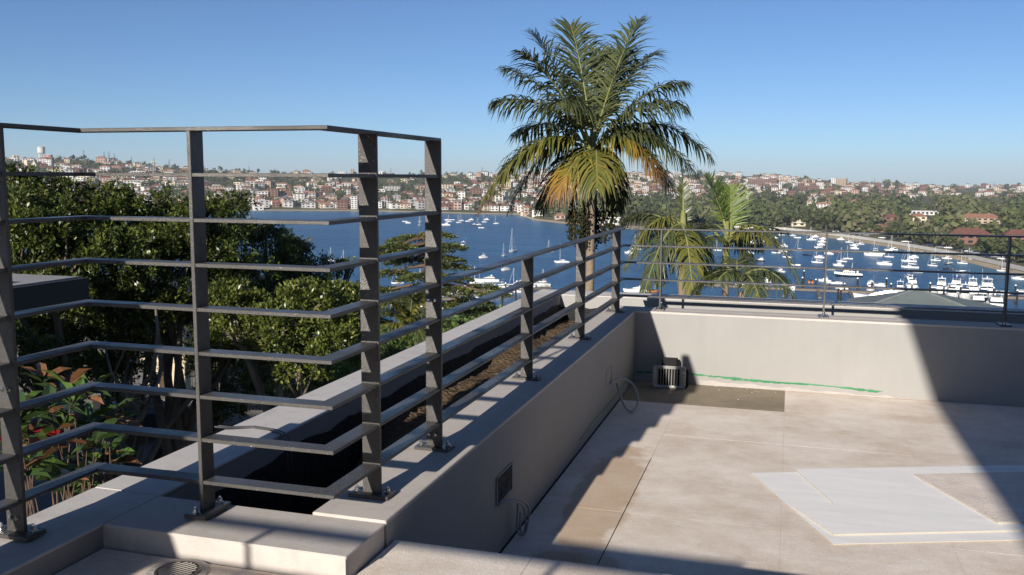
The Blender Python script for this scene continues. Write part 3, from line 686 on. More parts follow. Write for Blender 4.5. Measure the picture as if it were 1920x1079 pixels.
# --- landmark buildings, given by where they stand on the slope
EX = [  # u, v of base, width m, depth, height, floors, wall, roof, kind, balcony, label
 (512, 373, 17, 14, 17, 5, 'brick red', 'dark red', 'flat', False, 'tall red brick apartment block low on the left slope'),
 (492, 374, 16, 13, 14, 4, 'white', 'white flat', 'flat', True, 'white balconied apartment block left of the red brick block'),
 (561, 378, 17, 13, 12, 4, 'white', 'white flat', 'flat', True, 'boxy white apartment block with four balconies near the water'),
 (540, 369, 12, 11, 10, 3, 'pink', 'brown', 'hip', False, 'pinkish house with brown hip roof between the apartment blocks'),
 (482, 391, 14, 10, 8, 2, 'white', 'dark red', 'hip', False, 'white boathouse with red hip roof right on the far beach'),
 (642, 391, 15, 12, 11, 3, 'brick red', 'dark red', 'hip', False, 'red brick house on the beach beside the white tower block'),
 (664, 391, 9, 12, 18, 6, 'white', 'white flat', 'flat', False, 'narrow white tower block on the far beach'),
 (452, 357, 17, 10, 10, 3, 'white', 'white flat', 'flat', True, 'long white modern house above the left shore'),
 (399, 356, 36, 14, 8, 2, 'tan', 'brown', 'flat', False, 'long tan school hall on the slope behind the fig trees'),
 (340, 346, 22, 12, 9, 2, 'white', 'brown', 'gable', False, 'white gabled hall standing above the fig tree crowns'),
 (661, 327, 9, 9, 15, 4, 'tan', 'terracotta', 'flat', False, 'square tan tower house on the skyline'),
 (655, 377, 18, 12, 7, 2, 'white', 'terracotta', 'hip', False, 'white house with wide orange roof above the tower block'),
 (735, 357, 32, 13, 8, 2, 'pale grey', 'grey', 'flat', True, 'long grey building with dark bands between the two tall posts'),
 (836, 356, 26, 12, 10, 3, 'cream', 'brown', 'flat', True, 'cream three storey block right of the end post'),
 (846, 382, 34, 12, 7, 2, 'cream', 'white flat', 'flat', False, 'long cream building above the far beach'),
 (893, 366, 22, 12, 10, 3, 'brick red', 'brown', 'hip', False, 'red brown building among trees left of the palm'),
 (1430, 350, 75, 18, 20, 5, 'brick red', 'terracotta', 'flat', False, 'long brick hospital block on the right ridge'),
 (1458, 355, 22, 16, 14, 4, 'white', 'white flat', 'flat', False, 'white wing in front of the brick hospital block'),
 (1405, 352, 44, 14, 9, 2, 'pale grey', 'grey', 'flat', False, 'grey low wing in front of the brick hospital block'),
 (1520, 357, 40, 14, 13, 3, 'brick red', 'brown', 'flat', False, 'second brick block right of the hospital'),
 (1578, 347, 30, 18, 20, 6, 'tan', 'white flat', 'flat', False, 'big tan apartment block on the skyline right of the palms'),
 (1564, 344, 14, 14, 17, 5, 'white', 'white flat', 'flat', False, 'white block beside the tan block on the skyline'),
 (1605, 381, 15, 12, 6, 2, 'white', 'terracotta', 'gable', False, 'white gabled house with orange roof amid the park trees'),
 (1674, 411, 14, 10, 6, 2, 'brick red', 'dark red', 'hip', False, 'red roofed house in trees, left one of the pair'),
 (1726, 411, 14, 11, 7, 2, 'cream', 'terracotta', 'hip', False, 'orange roofed cream house, right one of the pair'),
 (1842, 410, 38, 14, 6, 2, 'tan', 'terracotta', 'hip', False, 'wide orange roofed hall deep in the right trees'),
 (1822, 445, 28, 15, 7, 2, 'brick red', 'dark red', 'hip', False, 'large red roofed house behind the esplanade'),
 (1914, 443, 18, 12, 7, 2, 'brick red', 'dark red', 'hip', False, 'red roofed house at the right picture edge'),
 (1655, 428, 20, 10, 4, 1, 'brick red', 'brown', 'gable', False, 'low brown roofed building under the right trees'),
 (1545, 387, 20, 11, 6, 2, 'white', 'terracotta', 'gable', False, 'pair of white gables with orange roof mid park'),
 (1520, 383, 9, 9, 8, 2, 'cream', 'terracotta', 'hip', False, 'small cream tower house amid the park trees'),
 (1500, 420, 13, 10, 7, 2, 'cream', 'brown', 'flat', True, 'cream shopfront block behind the esplanade trees'),
 (1738, 397, 40, 10, 5, 1, 'white', 'white flat', 'flat', False, 'long white low building in the right trees'),
]
EXR = []
land_hide = []
for (u, v, w, d_, h, fl, wall, roof, kind, bal, lab) in EX:
    d = land_at(u, v) or column(u)[1]
    w *= 0.85; h *= 0.85; d_ *= 0.9
    o = make_house(w, d_, h, fl, wall, roof, kind, bal, 'building')
    dr = az_dir(u); o.location = (dr[0]*d, dr[1]*d, hill_z(u, d)); o.rotation_euler = (0, 0, math.atan2(dr[1], dr[0])-math.pi/2+random.uniform(-0.25, 0.25))
    tag(o, lab, 'building')
    hp = (h+3)/d*FPX; wp = w/d*FPX
    EXR.append((u-wp/2, u+wp/2, v-hp, v-hp*0.35, d))
def clear_of(u, v, d, m=0):
    return all(not (a-m < u < b+m and c-m < v < e+m and d < dd+40) for a, b, c, e, dd in EXR)
def ordinal(n):
    w = ['first', 'second', 'third', 'fourth', 'fifth', 'sixth', 'seventh', 'eighth', 'ninth', 'tenth', 'eleventh', 'twelfth', 'thirteenth', 'fourteenth', 'fifteenth', 'sixteenth', 'seventeenth', 'eighteenth', 'nineteenth', 'twentieth']
    return w[n] if n < 20 else '%dth' % (n+1) if (n+1) % 10 not in (1, 2, 3) else '%d%s' % (n+1, {1: 'st', 2: 'nd', 3: 'rd'}[(n+1) % 10])
# --- scattered houses
def patchy(u, v): return math.sin(u/61.0+v/13.0)+math.sin(u/23.0-v/7.0+1.3)+0.7*math.sin(u/11.0+v/5.0)
HS = []
u = 20.0
while u < 1055:
    v = interp(RIDGE, u)+2.0
    while v < interp(SHORE, u)-2:
        uu = u+random.uniform(-6, 6); vv = v+random.uniform(-2.5, 2.5)
        low = vv > interp(SHORE, uu)-9
        p = 0.84 if low else 0.62
        if patchy(uu, vv) > 0.95 and not low: p = 0.12
        if random.random() < p and clear_of(uu, vv, 1e9, 3):
            d = land_at(uu, vv)
            if d and d > column(uu)[0]+22: HS.append((uu, vv, d))
        v += 5.8
    u += 12.5
u = 985.0
while u < 1930:
    v = interp(RIDGE, u)+1.0; lim = 381 if u < 1600 else 374
    while v < lim:
        uu = u+random.uniform(-5, 5); vv = v+random.uniform(-1.6, 1.6)
        p = 0.80 if vv < 354 else 0.5 if vv < 368 else 0.25
        if patchy(uu*1.3, vv*1.4) > 1.0: p = 0.15
        if random.random() < p and clear_of(uu, vv, 1e9, 2):
            d = land_at(uu, vv)
            if d: HS.append((uu, vv, d))
        v += 3.6
    u += 9.0
# beach-front row
for i in range(44):
    uu = 425+i*13.5+random.uniform(-4, 4); 
    if uu > 975: break
    d = shore_d(uu)+random.uniform(34, 60)
    vv = hor_v(uu)+FPX*(CAMH-hill_z(uu, d))/d
    if clear_of(uu, vv, 1e9, 2): HS.append((uu, vv, d))
HS.sort(key=lambda h: h[2])
NEARH = HS[:285]; FARH = HS[285:]
rows = {}
for (uu, vv, d) in sorted(NEARH):
    t = (vv-interp(RIDGE, uu))/(interp(SHORE, uu)-interp(RIDGE, uu))
    band = 'on the beach front' if d < shore_d(uu)+66 else ('low on the slope' if t > 0.6 else 'halfway up the slope' if t > 0.3 else 'near the ridge')
    p = random.choice(PROTO); s = random.uniform(0.85, 1.15)
    o = place(p, uu, d, random.uniform(-0.5, 0.5), s)
    zone = 'left of the tall posts' if uu < 360 else 'behind the tall screen' if uu < 820 else 'between screen and palm' if uu < 1000 else 'right of the palm'
    key = (band, zone); k = rows.get(key, 0); rows[key] = k+1
    lab = '%s %s-roofed house %s %s, %s from left' % (p['wall'].replace('pale ', '').replace('brick ', ''), p['roof'].replace(' flat', '').replace('dark ', ''), band, zone, ordinal(k))
    tag(o, lab, 'house', 'houses on the far hillside')
# houses too small to tell apart: one mass
mb = MB(); HM = [WM['white'], WM['cream'], WM['pink'], WM['brick red'], RM['terracotta'], RM['dark red'], RM['grey'], GLASSM]
for (uu, vv, d) in FARH:
    dr = az_dir(uu); c = Vector((dr[0]*d, dr[1]*d, hill_z(uu, d))); a = math.atan2(dr[1], dr[0])-math.pi/2+random.uniform(-0.5, 0.5); ca, sa = math.cos(a), math.sin(a)
    w = random.uniform(9, 18); dp = random.uniform(8, 11); h = random.choice([3.6, 6.4, 6.8, 9.5]); rise = 0.25*dp
    L = lambda x, y, z: (c.x+x*ca-y*sa, c.y+x*sa+y*ca, c.z+z)
    x = w/2; y = dp/2
    mb.cur = random.choice([0, 0, 0, 0, 1, 1, 2, 3] if uu < 1500 else [0, 0, 1, 1, 2, 3, 3])
    B = [L(-x, -y, -5), L(x, -y, -5), L(x, y, -5), L(-x, y, -5)]; T = [L(-x, -y, h), L(x, -y, h), L(x, y, h), L(-x, y, h)]
    for i in range(4): mb.face([B[i], B[(i+1) % 4], T[(i+1) % 4], T[i]])
    if random.random() < 0.72:
        mb.cur = random.choice([4, 4, 5, 6]); r = max(0.5, x-y); o = 0.5
        R1, R2 = L(-r, 0, h+rise), L(r, 0, h+rise); E = [L(-x-o, -y-o, h-0.1), L(x+o, -y-o, h-0.1), L(x+o, y+o, h-0.1), L(-x-o, y+o, h-0.1)]
        mb.face([E[0], E[1], R2, R1]); mb.face([E[2], E[3], R1, R2]); mb.face([E[1], E[2], R2]); mb.face([E[3], E[0], R1])
    else:
        mb.cur = 0; mb.face(T)
    mb.cur = 7
    for f in range(max(1, int(h/3))):
        for i in range(max(2, int(w/4))):
            n = max(2, int(w/4)); xx = -x+w*(i+0.5)/n; ww = w/n*0.3
            mb.face([L(xx-ww, -y-0.08, f*3+0.8), L(xx+ww, -y-0.08, f*3+0.8), L(xx+ww, -y-0.08, f*3+2.4), L(xx-ww, -y-0.08, f*3+2.4)])
tag(mb.build('distant_houses', HM), 'mass of small pale houses with red roofs covering the far ridges', 'houses', None, 'stuff')
# --- water tower on the left skyline
c = atd(78, 296, 1980); wt = thing('water_tower', 'round white water tower on legs on the left skyline', 'water tower', (c[0], c[1], hill_z(78, 1980)))
zt = (296-262)/FPX*1980
cz = CAMH+(hor_v(78)-293)/FPX*1980-hill_z(78, 1980)
TOWM = mat('tower_concrete', srgb(198, 192, 184), 0.85, 0.15, 0.06, 0.4)
MB().lathe([(6.2, cz+0.5), (6.8, cz+1.2), (6.8, cz+11), (7.3, cz+11.4), (7.3, cz+12), (3.0, cz+13)], 20).build('tank', TOWM, wt)
for i in range(8):
    a = i*math.pi/4; MB().tube([(4.6*math.cos(a), 4.6*math.sin(a), -4), (4.6*math.cos(a), 4.6*math.sin(a), cz+0.8)], 0.7, 6).build('leg', TOWM, wt)
MB().tube([(0, 0, -4), (0, 0, cz+0.6)], 1.6, 8).build('riser', TOWM, wt)

# --- far trees
FOLF = leaf_mat('far_foliage', [srgb(54, 60, 44), srgb(70, 77, 53), srgb(86, 94, 60), srgb(104, 108, 68), srgb(116, 108, 92)], 0.8, 0.1, 0.15)
BARK = mat('far_bark', srgb(92, 80, 68), 0.9, 0.1, 0.2, 0.6)
def clump_tree(n, rx, rz, zc, rng, size=0.34, flat=1.0, lobes=7):
    """foliage quads spread over several overlapping lobes; returns V (n*4), F, rnd"""
    lc = rng.normal(0, 1, (lobes, 3)); lc /= np.linalg.norm(lc, axis=1)[:, None]; lc *= rng.uniform(0.25, 0.75, (lobes, 1)); lc[:, 2] *= 0.8*flat
    lr = rng.uniform(0.34, 0.58, lobes)
    k = rng.integers(0, lobes, n); dirs = rng.normal(0, 1, (n, 3)); dirs /= np.linalg.norm(dirs, axis=1)[:, None]
    P = lc[k]+dirs*lr[k][:, None]*rng.uniform(0.75, 1.05, (n, 1))
    nrm = dirs+rng.normal(0, 0.45, (n, 3)); nrm /= np.linalg.norm(nrm, axis=1)[:, None]
    a = np.cross(nrm, rng.normal(0, 1, (n, 3))); a /= np.linalg.norm(a, axis=1)[:, None]; b = np.cross(nrm, a)
    s = rng.uniform(0.6, 1.25, (n, 1))*size*0.5
    C = np.stack([P+a*s+b*s*0.3, P+b*s, P-a*s+b*s*0.2*-1, P-b*s], 1)
    C = C*np.array([rx, rx, rz])+np.array([0, 0, zc])
    return C.reshape(-1, 3), np.arange(n*4).reshape(n, 4), np.clip(0.5+0.16*rng.normal(0, 1, n)+0.10*(k/lobes-0.5), 0, 1)
TV = []; TF = []; TR = []; off = 0
def add_tree(u, d, rx, rz, tone, n=64):
    global off
    dr = az_dir(u); V, F, R = clump_tree(n, rx, rz, rz*0.8, RNG, 0.42)
    TV.append(V+np.array([dr[0]*d, dr[1]*d, hill_z(u, d)])); TF.append(F+off); TR.append(np.clip(R*0.5+tone, 0, 0.99)); off += len(V)
cnt = 0
for i in range(5200):
    uu = random.uniform(10, 1940)
    r = interp(RIDGE, uu); s = interp(SHORE, uu)
    left = uu < 1040
    vv = random.uniform(r-0.5, s-2.5)
    if left:
        p = 0.5 if patchy(uu, vv) < 0.6 else 0.95
        if vv > s-8: p *= 0.4
    else:
        lim = 372
        p = 1.0 if vv > lim else 0.3
        if uu > 1500 and 418 < vv < 432: p *= 0.6
    if random.random() > p: continue
    d = land_at(uu, vv)
    if not d or d < column(uu)[0]+26: continue
    rr = random.uniform(3.0, 6.8) if left else random.choice([random.uniform(3, 6), random.uniform(5, 9), random.uniform(8, 12)])
    if not clear_of(uu, vv-rr*0.8/d*FPX, d, rr*0.7/d*FPX): continue
    tone = random.choice([0.0, 0.06, 0.12, 0.2, 0.28]) if random.random() < (0.9 if left else 0.72+0.2*math.sin(uu/37.0)) else random.uniform(0.42, 0.56)
    if not left and vv > 395: tone += random.choice([0, 0.05, 0.12])
    add_tree(uu, d, rr, rr*random.uniform(0.75, 1.15), tone, 56 if left else 80); cnt += 1
wood = link('hillside_wood', np_mesh('hillside_wood', np.concatenate(TV), np.concatenate(TF), FOLF, np.concatenate(TR)))
tag(wood, 'dark green trees filling the far slopes and park between the houses', 'trees', None, 'stuff')
# --- countable trees: esplanade row on the right shore, skyline pines
def tree_proto(name, kind, seed):
    rng = np.random.default_rng(seed); t = link(name)
    if kind == 'round':
        V, F, R = clump_tree(420, 7, 5.5, 7.5, rng, 0.26, 0.8, 10); tone = 0.18
        MB().tube([(0, 0, -1), (0.2, 0.1, 3), (0.1, 0, 6)], [0.6, 0.45, 0.25], 6).build('trunk', BARK, t)
    elif kind == 'bare':
        V, F, R = clump_tree(260, 6.5, 6, 8, rng, 0.2, 0.9, 10); tone = 0.55
        MB().tube([(0, 0, -1), (0.2, 0.1, 4), (0.1, 0, 8)], [0.5, 0.35, 0.2], 6).build('trunk', BARK, t)
        for k in range(7):
            a = k*0.9; MB().tube([(0, 0, 4+k*0.3), (3*math.cos(a), 3*math.sin(a), 8+k*0.4), (5*math.cos(a), 5*math.sin(a), 11)], [0.25, 0.14, 0.05], 5).build('limb', BARK, t)
    else:                                # pine: stacked whorls
        Vs = []; Rs = []; Fs = []; o = 0
        for k in range(11):
            z = 3+k*1.7; rad = (1-k/12.0)*4.2+0.4; n = 34
            ang = rng.uniform(0, 2*math.pi, n); rr = rng.uniform(0.2, 1, n)*rad
            P = np.stack([rr*np.cos(ang), rr*np.sin(ang), z+0.25*rr+rng.normal(0, 0.15, n)], 1); q = np.stack([np.cos(ang), np.sin(ang), 0.2+0*ang], 1)*0.9; w = np.stack([-np.sin(ang), np.cos(ang), 0*ang], 1)*0.45
            Vs.append(np.stack([P-q-w, P+q, P-q+w, P-q*1.2], 1).reshape(-1, 3)); Fs.append(np.arange(n*4).reshape(n, 4)+o); o += n*4; Rs.append(rng.uniform(0.2, 0.6, n))
        V = np.concatenate(Vs); F = np.concatenate(Fs); R = np.concatenate(Rs); tone = 0.0
        MB().tube([(0, 0, -1), (0, 0, 21)], [0.45, 0.08], 6).build('trunk', BARK, t)
    link('crown', np_mesh('crown', V, F, FOLF, np.clip(R*0.5+tone, 0, 0.99)), t)
    return t
TP = {k: None for k in ('round', 'bare', 'pine')}
def far_tree(kind, u, d, s, label, group):
    if TP[kind] is None: o = TP[kind] = tree_proto({'round': 'park_tree', 'bare': 'bare_tree', 'pine': 'pine_tree'}[kind], kind, 7)
    else: o = copy_tree(TP[kind])
    dr = az_dir(u); o.location = (dr[0]*d, dr[1]*d, hill_z(u, d)); o.rotation_euler = (0, 0, random.uniform(0, 6)); o.scale = (s, s, s*random.uniform(0.85, 1.1))
    return tag(o, label, 'tree', group)
k = 0
for (u, back, s) in [(1492, 45, 1.25), (1512, 60, 1.0), (1536, 50, 1.2), (1553, 40, 1.15), (1566, 42, 1.2), (1590, 40, 1.1), (1603, 46, 1.05), (1628, 50, 0.9), (1650, 46, 0.7), (1676, 40, 0.75), (1690, 55, 0.7), (1706, 42, 0.8), (1726, 55, 0.85), (1741, 38, 0.95), (1757, 44, 1.0), (1772, 56, 0.8), (1790, 36, 0.75), (1858, 42, 0.9), (1876, 34, 0.95), (1893, 40, 0.9), (1912, 34, 0.95), (1928, 40, 1.0)]:
    far_tree('round', u, shore_d(u)+back, s, 'bushy green tree behind the right sea wall, %s from left' % ordinal(k), 'trees along the right esplanade'); k += 1
for j, (u, v, s) in enumerate([(1768, 408, 1.9), (1620, 398, 1.7), (1650, 400, 1.5), (1880, 402, 1.5), (1575, 397, 1.4)]):
    far_tree('bare', u, land_at(u, v), s, 'bare brownish tree in the right park, %s from left' % ordinal(j), 'bare park trees')
for j, (u, v, s) in enumerate([(159, 303, 1.0), (197, 302, 1.1), (206, 304, 1.1), (216, 304, 0.9), (248, 306, 0.8), (290, 312, 0.9), (318, 314, 0.8), (467, 321, 0.75), (515, 325, 0.6), (733, 328, 0.8), (904, 325, 0.9), (1293, 330, 0.9), (1640, 346, 0.75), (1655, 348, 0.7), (1865, 356, 0.8)]):
    far_tree('pine', u, column(u)[1]-25, s, 'tall pine rising above the skyline, %s from left' % ordinal(j), 'skyline pines')
for j, (u, back) in enumerate([(1376, 40), (1390, 34), (1440, 36), (1452, 44), (1464, 34), (1476, 40), (1030, 40), (1044, 34), (1060, 44), (1075, 36)]):
    far_tree('round', u, shore_d(u)+back, random.uniform(0.9, 1.2), 'dark fig tree at the water edge behind the palms, %s from left' % ordinal(j), 'fig trees at the far water edge')
# ================================================================== boats and marina
GEL = mat('white_gelcoat', srgb(236, 235, 230), 0.3, 0.5, 0.02, 0.5)
NAVY = mat('navy_gelcoat', srgb(24, 30, 44), 0.25, 0.5)
ANTI = mat('dark_antifoul', srgb(40, 44, 52), 0.7, 0.2)
TINT = mat('tinted_glass', srgb(22, 26, 32), 0.1, 0.7)
TEAK = mat('teak_deck', srgb(168, 132, 92), 0.8, 0.2, 0.1, 3)
ALLOY = mat('mast_alloy', srgb(214, 214, 212), 0.4, 0.5)
CANV = mat('blue_canvas', srgb(34, 58, 120), 0.85, 0.15)
CREAM = mat('cream_paint', srgb(226, 210, 180), 0.6, 0.3)
ORNG = mat('varnished_wood', srgb(190, 116, 58), 0.5, 0.4)
TIMB = mat('weathered_timber', srgb(120, 110, 98), 0.9, 0.15, 0.2, 2)
PILE = mat('dark_pile', srgb(48, 42, 38), 0.9, 0.15, 0.2, 2)
def hull_mb(L, B, free, sheer=0.35, transom=0.8, full=0.62, draft=0.3):
    """hull along +x, waterline at z=0, bow at +x"""
    mb = MB(); n = 11; rings = []
    for i in range(n):
        t = i/(n-1); x = -L/2+L*t
        if t < 0.55: w = B/2*(transom+(1-transom)*math.sin(min(1, t/0.45)*math.pi/2))
        else: w = B/2*max(0.012, 1-((t-0.55)/0.45)**(1.0/full*1.35))
        top = free*(0.92+sheer*max(0, t-0.35)**1.5*1.6)
        k = 0.82 if t < 0.8 else 0.82-0.5*(t-0.8)/0.2
        xo = 0 if t < 0.7 else -(t-0.7)/0.3*0.06*L
        rings.append([(x, -w, top), (x+xo*0.4, -w*0.97, top*0.45), (x+xo, -w*k, -draft*0.4), (x+xo*1.2, 0, -draft), (x+xo, w*k, -draft*0.4), (x+xo*0.4, w*0.97, top*0.45), (x, w, top)])
    mb.loft(rings, True)
    return mb, rings
def deck_mb(rings, dz=0.0):
    mb = MB()
    for a, b in zip(rings, rings[1:]):
        mb.face([(a[0][0], a[0][1]*0.97, a[0][2]+dz), (b[0][0], b[0][1]*0.97, b[0][2]+dz), (b[-1][0], b[-1][1]*0.97, b[-1][2]+dz), (a[-1][0], a[-1][1]*0.97, a[-1][2]+dz)])
    return mb
def house_mb(x0, x1, w, z0, z1, rake=0.5, back=0.15, top=0.86):
    """cabin block with raked front"""
    return MB().loft([[(x0, -w, z0), (x1, -w*0.82, z0), (x1, w*0.82, z0), (x0, w, z0)], [(x0+back, -w*top, z1), (x1-rake, -w*0.7, z1), (x1-rake, w*0.7, z1), (x0+back, w*top, z1)]])
def band_mb(x0, x1, w, z0, z1, za, zb, rake, back, top, grow=0.02):
    f = lambda z: (z-z0)/(z1-z0); R = []
    for z in (za, zb):
        t = f(z); xx0 = x0+back*t-grow; xx1 = x1-rake*t+grow; ww = w*(1+(top-1)*t)+grow; wf = w*(0.82+(0.70-0.82)*t)+grow
        R.append([(xx0, -ww, z), (xx1, -wf, z), (xx1, wf, z), (xx0, ww, z)])
    return MB().loft(R, True)
def make_sail(L=10.0, hullm=None, cover=None, second=False, low=False):
    t = link('sailing_yacht'); B = L*0.31; fr = L*0.095
    h, r = hull_mb(L, B, fr, 0.35, 0.62, 0.62); h.build('hull', hullm or GEL, t)
    deck_mb(r, 0.01).build('deck', GEL, t)
    c = house_mb(-L*0.08, L*0.24, B*0.28, fr*0.9, fr*0.9+L*0.055, L*0.09, 0.1).build('cabin', GEL, t)
    band_mb(-L*0.08, L*0.24, B*0.28, fr*0.9, fr*0.9+L*0.055, fr*0.9+L*0.018, fr*0.9+L*0.038, L*0.09, 0.1, 0.86).build('window', TINT, c)
    MB().box(-L*0.36, -L*0.1, -B*0.2, B*0.2, fr*0.9-0.06, fr*0.92+0.05).build('cockpit', TEAK, t)
    mx = L*0.08; mh = L*1.4
    ms = MB().tube([(mx, 0, fr), (mx, 0, mh)], [L*0.016, L*0.012], 6).build('mast', ALLOY, t)
    MB().tube([(mx, -B*0.25, mh*0.55), (mx, B*0.25, mh*0.55)], 0.05, 4).build('spreader', ALLOY, ms)
    MB().tube([(mx, 0, fr+L*0.13), (-L*0.36, 0, fr+L*0.125)], L*0.008, 5).build('boom', ALLOY, t)
    MB().tube([(mx-0.1, 0, fr+L*0.145), (-L*0.15, 0, fr+L*0.15), (-L*0.34, 0, fr+L*0.14)], [L*0.022, L*0.018, L*0.008], 6).build('sail_cover', cover or GEL, t)
    MB().tube([(L*0.485, 0, fr*1.2), (mx+0.1, 0, mh*0.96)], [0.07, 0.05], 4).build('furled_jib', ALLOY, t)
    MB().tube([(-L*0.49, 0, fr), (mx, 0, mh*0.99)], 0.025, 3).build('backstay', ALLOY, t)
    if second:
        MB().tube([(-L*0.30, 0, fr), (-L*0.30, 0, mh*0.75)], [L*0.009, L*0.006], 6).build('mizzen_mast', ALLOY, t)
    return t
def make_motor(L=11.0, fly=True, hullm=None, top=None):
    t = link('motor_cruiser'); B = L*0.34; fr = L*0.13
    h, r = hull_mb(L, B, fr, 0.5, 0.93, 0.5); h.build('hull', hullm or GEL, t)
    deck_mb(r, 0.01).build('deck', GEL, t)
    x0, x1, w, z0, z1 = -L*0.28, L*0.26, B*0.40, fr*0.95, fr*0.95+L*0.125
    c = house_mb(x0, x1, w, z0, z1, L*0.14, 0.2).build('cabin', GEL, t)
    band_mb(x0, x1, w, z0, z1, z0+(z1-z0)*0.38, z0+(z1-z0)*0.80, L*0.14, 0.2, 0.86, 0.03).build('window', TINT, c)
    MB().box(-L*0.47, -L*0.28, -B*0.36, B*0.36, fr*0.55, fr*0.62).build('cockpit', TEAK, t)
    if fly:
        f = house_mb(-L*0.24, L*0.10, B*0.34, z1, z1+L*0.055, L*0.06, 0.1, 0.95).build('flybridge', GEL, t)
        band_mb(L*0.0, L*0.115, B*0.3, z1+L*0.03, z1+L*0.085, z1+L*0.05, z1+L*0.08, L*0.05, 0.0, 0.95, 0.0).build('windscreen', TINT, f)
        MB().box(-L*0.22, L*0.02, -B*0.32, B*0.32, z1+L*0.155, z1+L*0.165).build('hardtop', top or GEL, t)
        for sx, sy in ((-0.2, 1), (-0.2, -1), (0.0, 1), (0.0, -1)): MB().tube([(L*sx, sy*B*0.28, z1+L*0.04), (L*sx, sy*B*0.28, z1+L*0.157)], 0.06, 4).build('top_leg', ALLOY, t)
        MB().tube([(-L*0.1, 0, z1+L*0.165), (-L*0.12, 0, z1+L*0.23)], [0.18, 0.08], 5).build('radar_mast', GEL, t)
        MB().tube([(-L*0.1, B*0.3, z1+L*0.165), (-L*0.16, B*0.34, z1+L*0.42)], 0.03, 3).build('aerial', ALLOY, t)
    else:
        MB().box(-L*0.40, -L*0.22, -B*0.36, B*0.36, z1-0.12, z1).build('canopy', top or GEL, t)
    MB().tube([(L*0.1, -B*0.42, fr*1.05+0.7), (L*0.34, -B*0.26, fr*1.2+0.7), (L*0.49, 0, fr*1.3+0.8), (L*0.34, B*0.26, fr*1.2+0.7), (L*0.1, B*0.42, fr*1.05+0.7)], 0.035, 4).build('bow_rail', ALLOY, t)
    return t
def make_run(L=6.0, hullm=None, cover=None):
    t = link('runabout'); B = L*0.38; fr = L*0.12
    h, r = hull_mb(L, B, fr, 0.4, 0.93, 0.5); h.build('hull', hullm or GEL, t)
    deck_mb(r, 0.01).build('deck', cover or GEL, t)
    c = house_mb(-L*0.05, L*0.22, B*0.34, fr*0.95, fr*0.95+L*0.1, L*0.12, 0.05).build('windscreen', TINT, t)
    MB().box(-L*0.40, -L*0.08, -B*0.3, B*0.3, fr*0.9, fr*1.06).build('seats', cover or GEL, t)
    MB().box(-L*0.56, -L*0.49, -0.25, 0.25, -0.1, fr*1.3).build('outboard', NAVY, t)
    return t
def make_cat(L=11.5):
    t = link('catamaran'); B = L*0.5; fr = L*0.1
    for s in (-1, 1):
        h, r = hull_mb(L, B*0.24, fr, 0.3, 0.7, 0.6); h.v = [(x, y+s*B*0.38, z) for x, y, z in h.v]; h.build('hull', GEL, t)
    MB().box(-L*0.40, L*0.16, -B*0.40, B*0.40, fr*0.75, fr*1.02).build('bridge_deck', GEL, t)
    c = house_mb(-L*0.22, L*0.14, B*0.3, fr*1.02, fr*1.02+L*0.11, L*0.14, 0.1).build('cabin', GEL, t)
    band_mb(-L*0.22, L*0.14, B*0.3, fr*1.02, fr*1.02+L*0.11, fr+L*0.045, fr+L*0.09, L*0.14, 0.1, 0.86).build('window', TINT, c)
    MB().tube([(L*0.12, 0, fr), (L*0.12, 0, L*1.35)], [0.13, 0.08], 6).build('mast', ALLOY, t)
    MB().tube([(L*0.12, 0, fr+L*0.2), (-L*0.33, 0, fr+L*0.2)], 0.2, 6).build('boom', CANV, t)
    MB().tube([(L*0.40, -B*0.36, fr), (L*0.40, B*0.36, fr)], 0.1, 5).build('crossbeam', ALLOY, t)
    return t
def make_trawler(L=15.0):
    t = link('trawler_yacht'); B = L*0.28; fr = L*0.11
    h, r = hull_mb(L, B, fr, 0.7, 0.75, 0.55); h.build('hull', NAVY, t)
    mb = MB()
    for a, b in zip(r, r[1:]):
        for j in (0, -1):
            s = 1.015; mb.face([(a[j][0], a[j][1]*s, a[j][2]*0.62), (b[j][0], b[j][1]*s, b[j][2]*0.62), (b[j][0], b[j][1]*s, b[j][2]+0.25), (a[j][0], a[j][1]*s, a[j][2]+0.25)])
    mb.build('bulwark', GEL, t); deck_mb(r, 0.01).build('deck', TEAK, t)
    c = house_mb(-L*0.22, L*0.20, B*0.34, fr, fr+L*0.10, L*0.02, 0.0, 0.95).build('cabin', GEL, t)
    for i in range(5): MB().box(-L*0.18+L*0.075*i, -L*0.18+L*0.075*i+L*0.05, -B*0.345, B*0.345, fr+L*0.045, fr+L*0.08).build('window', TINT, c)
    w = house_mb(-L*0.02, L*0.16, B*0.28, fr+L*0.10, fr+L*0.19, L*0.03, 0.0, 0.95).build('wheelhouse', CREAM, t)
    band_mb(-L*0.02, L*0.16, B*0.28, fr+L*0.10, fr+L*0.19, fr+L*0.14, fr+L*0.175, L*0.03, 0.0, 0.95).build('window', TINT, w)
    MB().box(-L*0.06, L*0.18, -B*0.32, B*0.32, fr+L*0.19, fr+L*0.2).build('roof', GEL, t)
    MB().tube([(-L*0.12, 0, fr+L*0.1), (-L*0.14, 0, fr+L*0.42)], [0.16, 0.08], 6).build('mast', ALLOY, t)
    MB().box(-L*0.36, -L*0.30, -0.5, 0.5, fr, fr+L*0.11).build('locker', GEL, t)
    return t
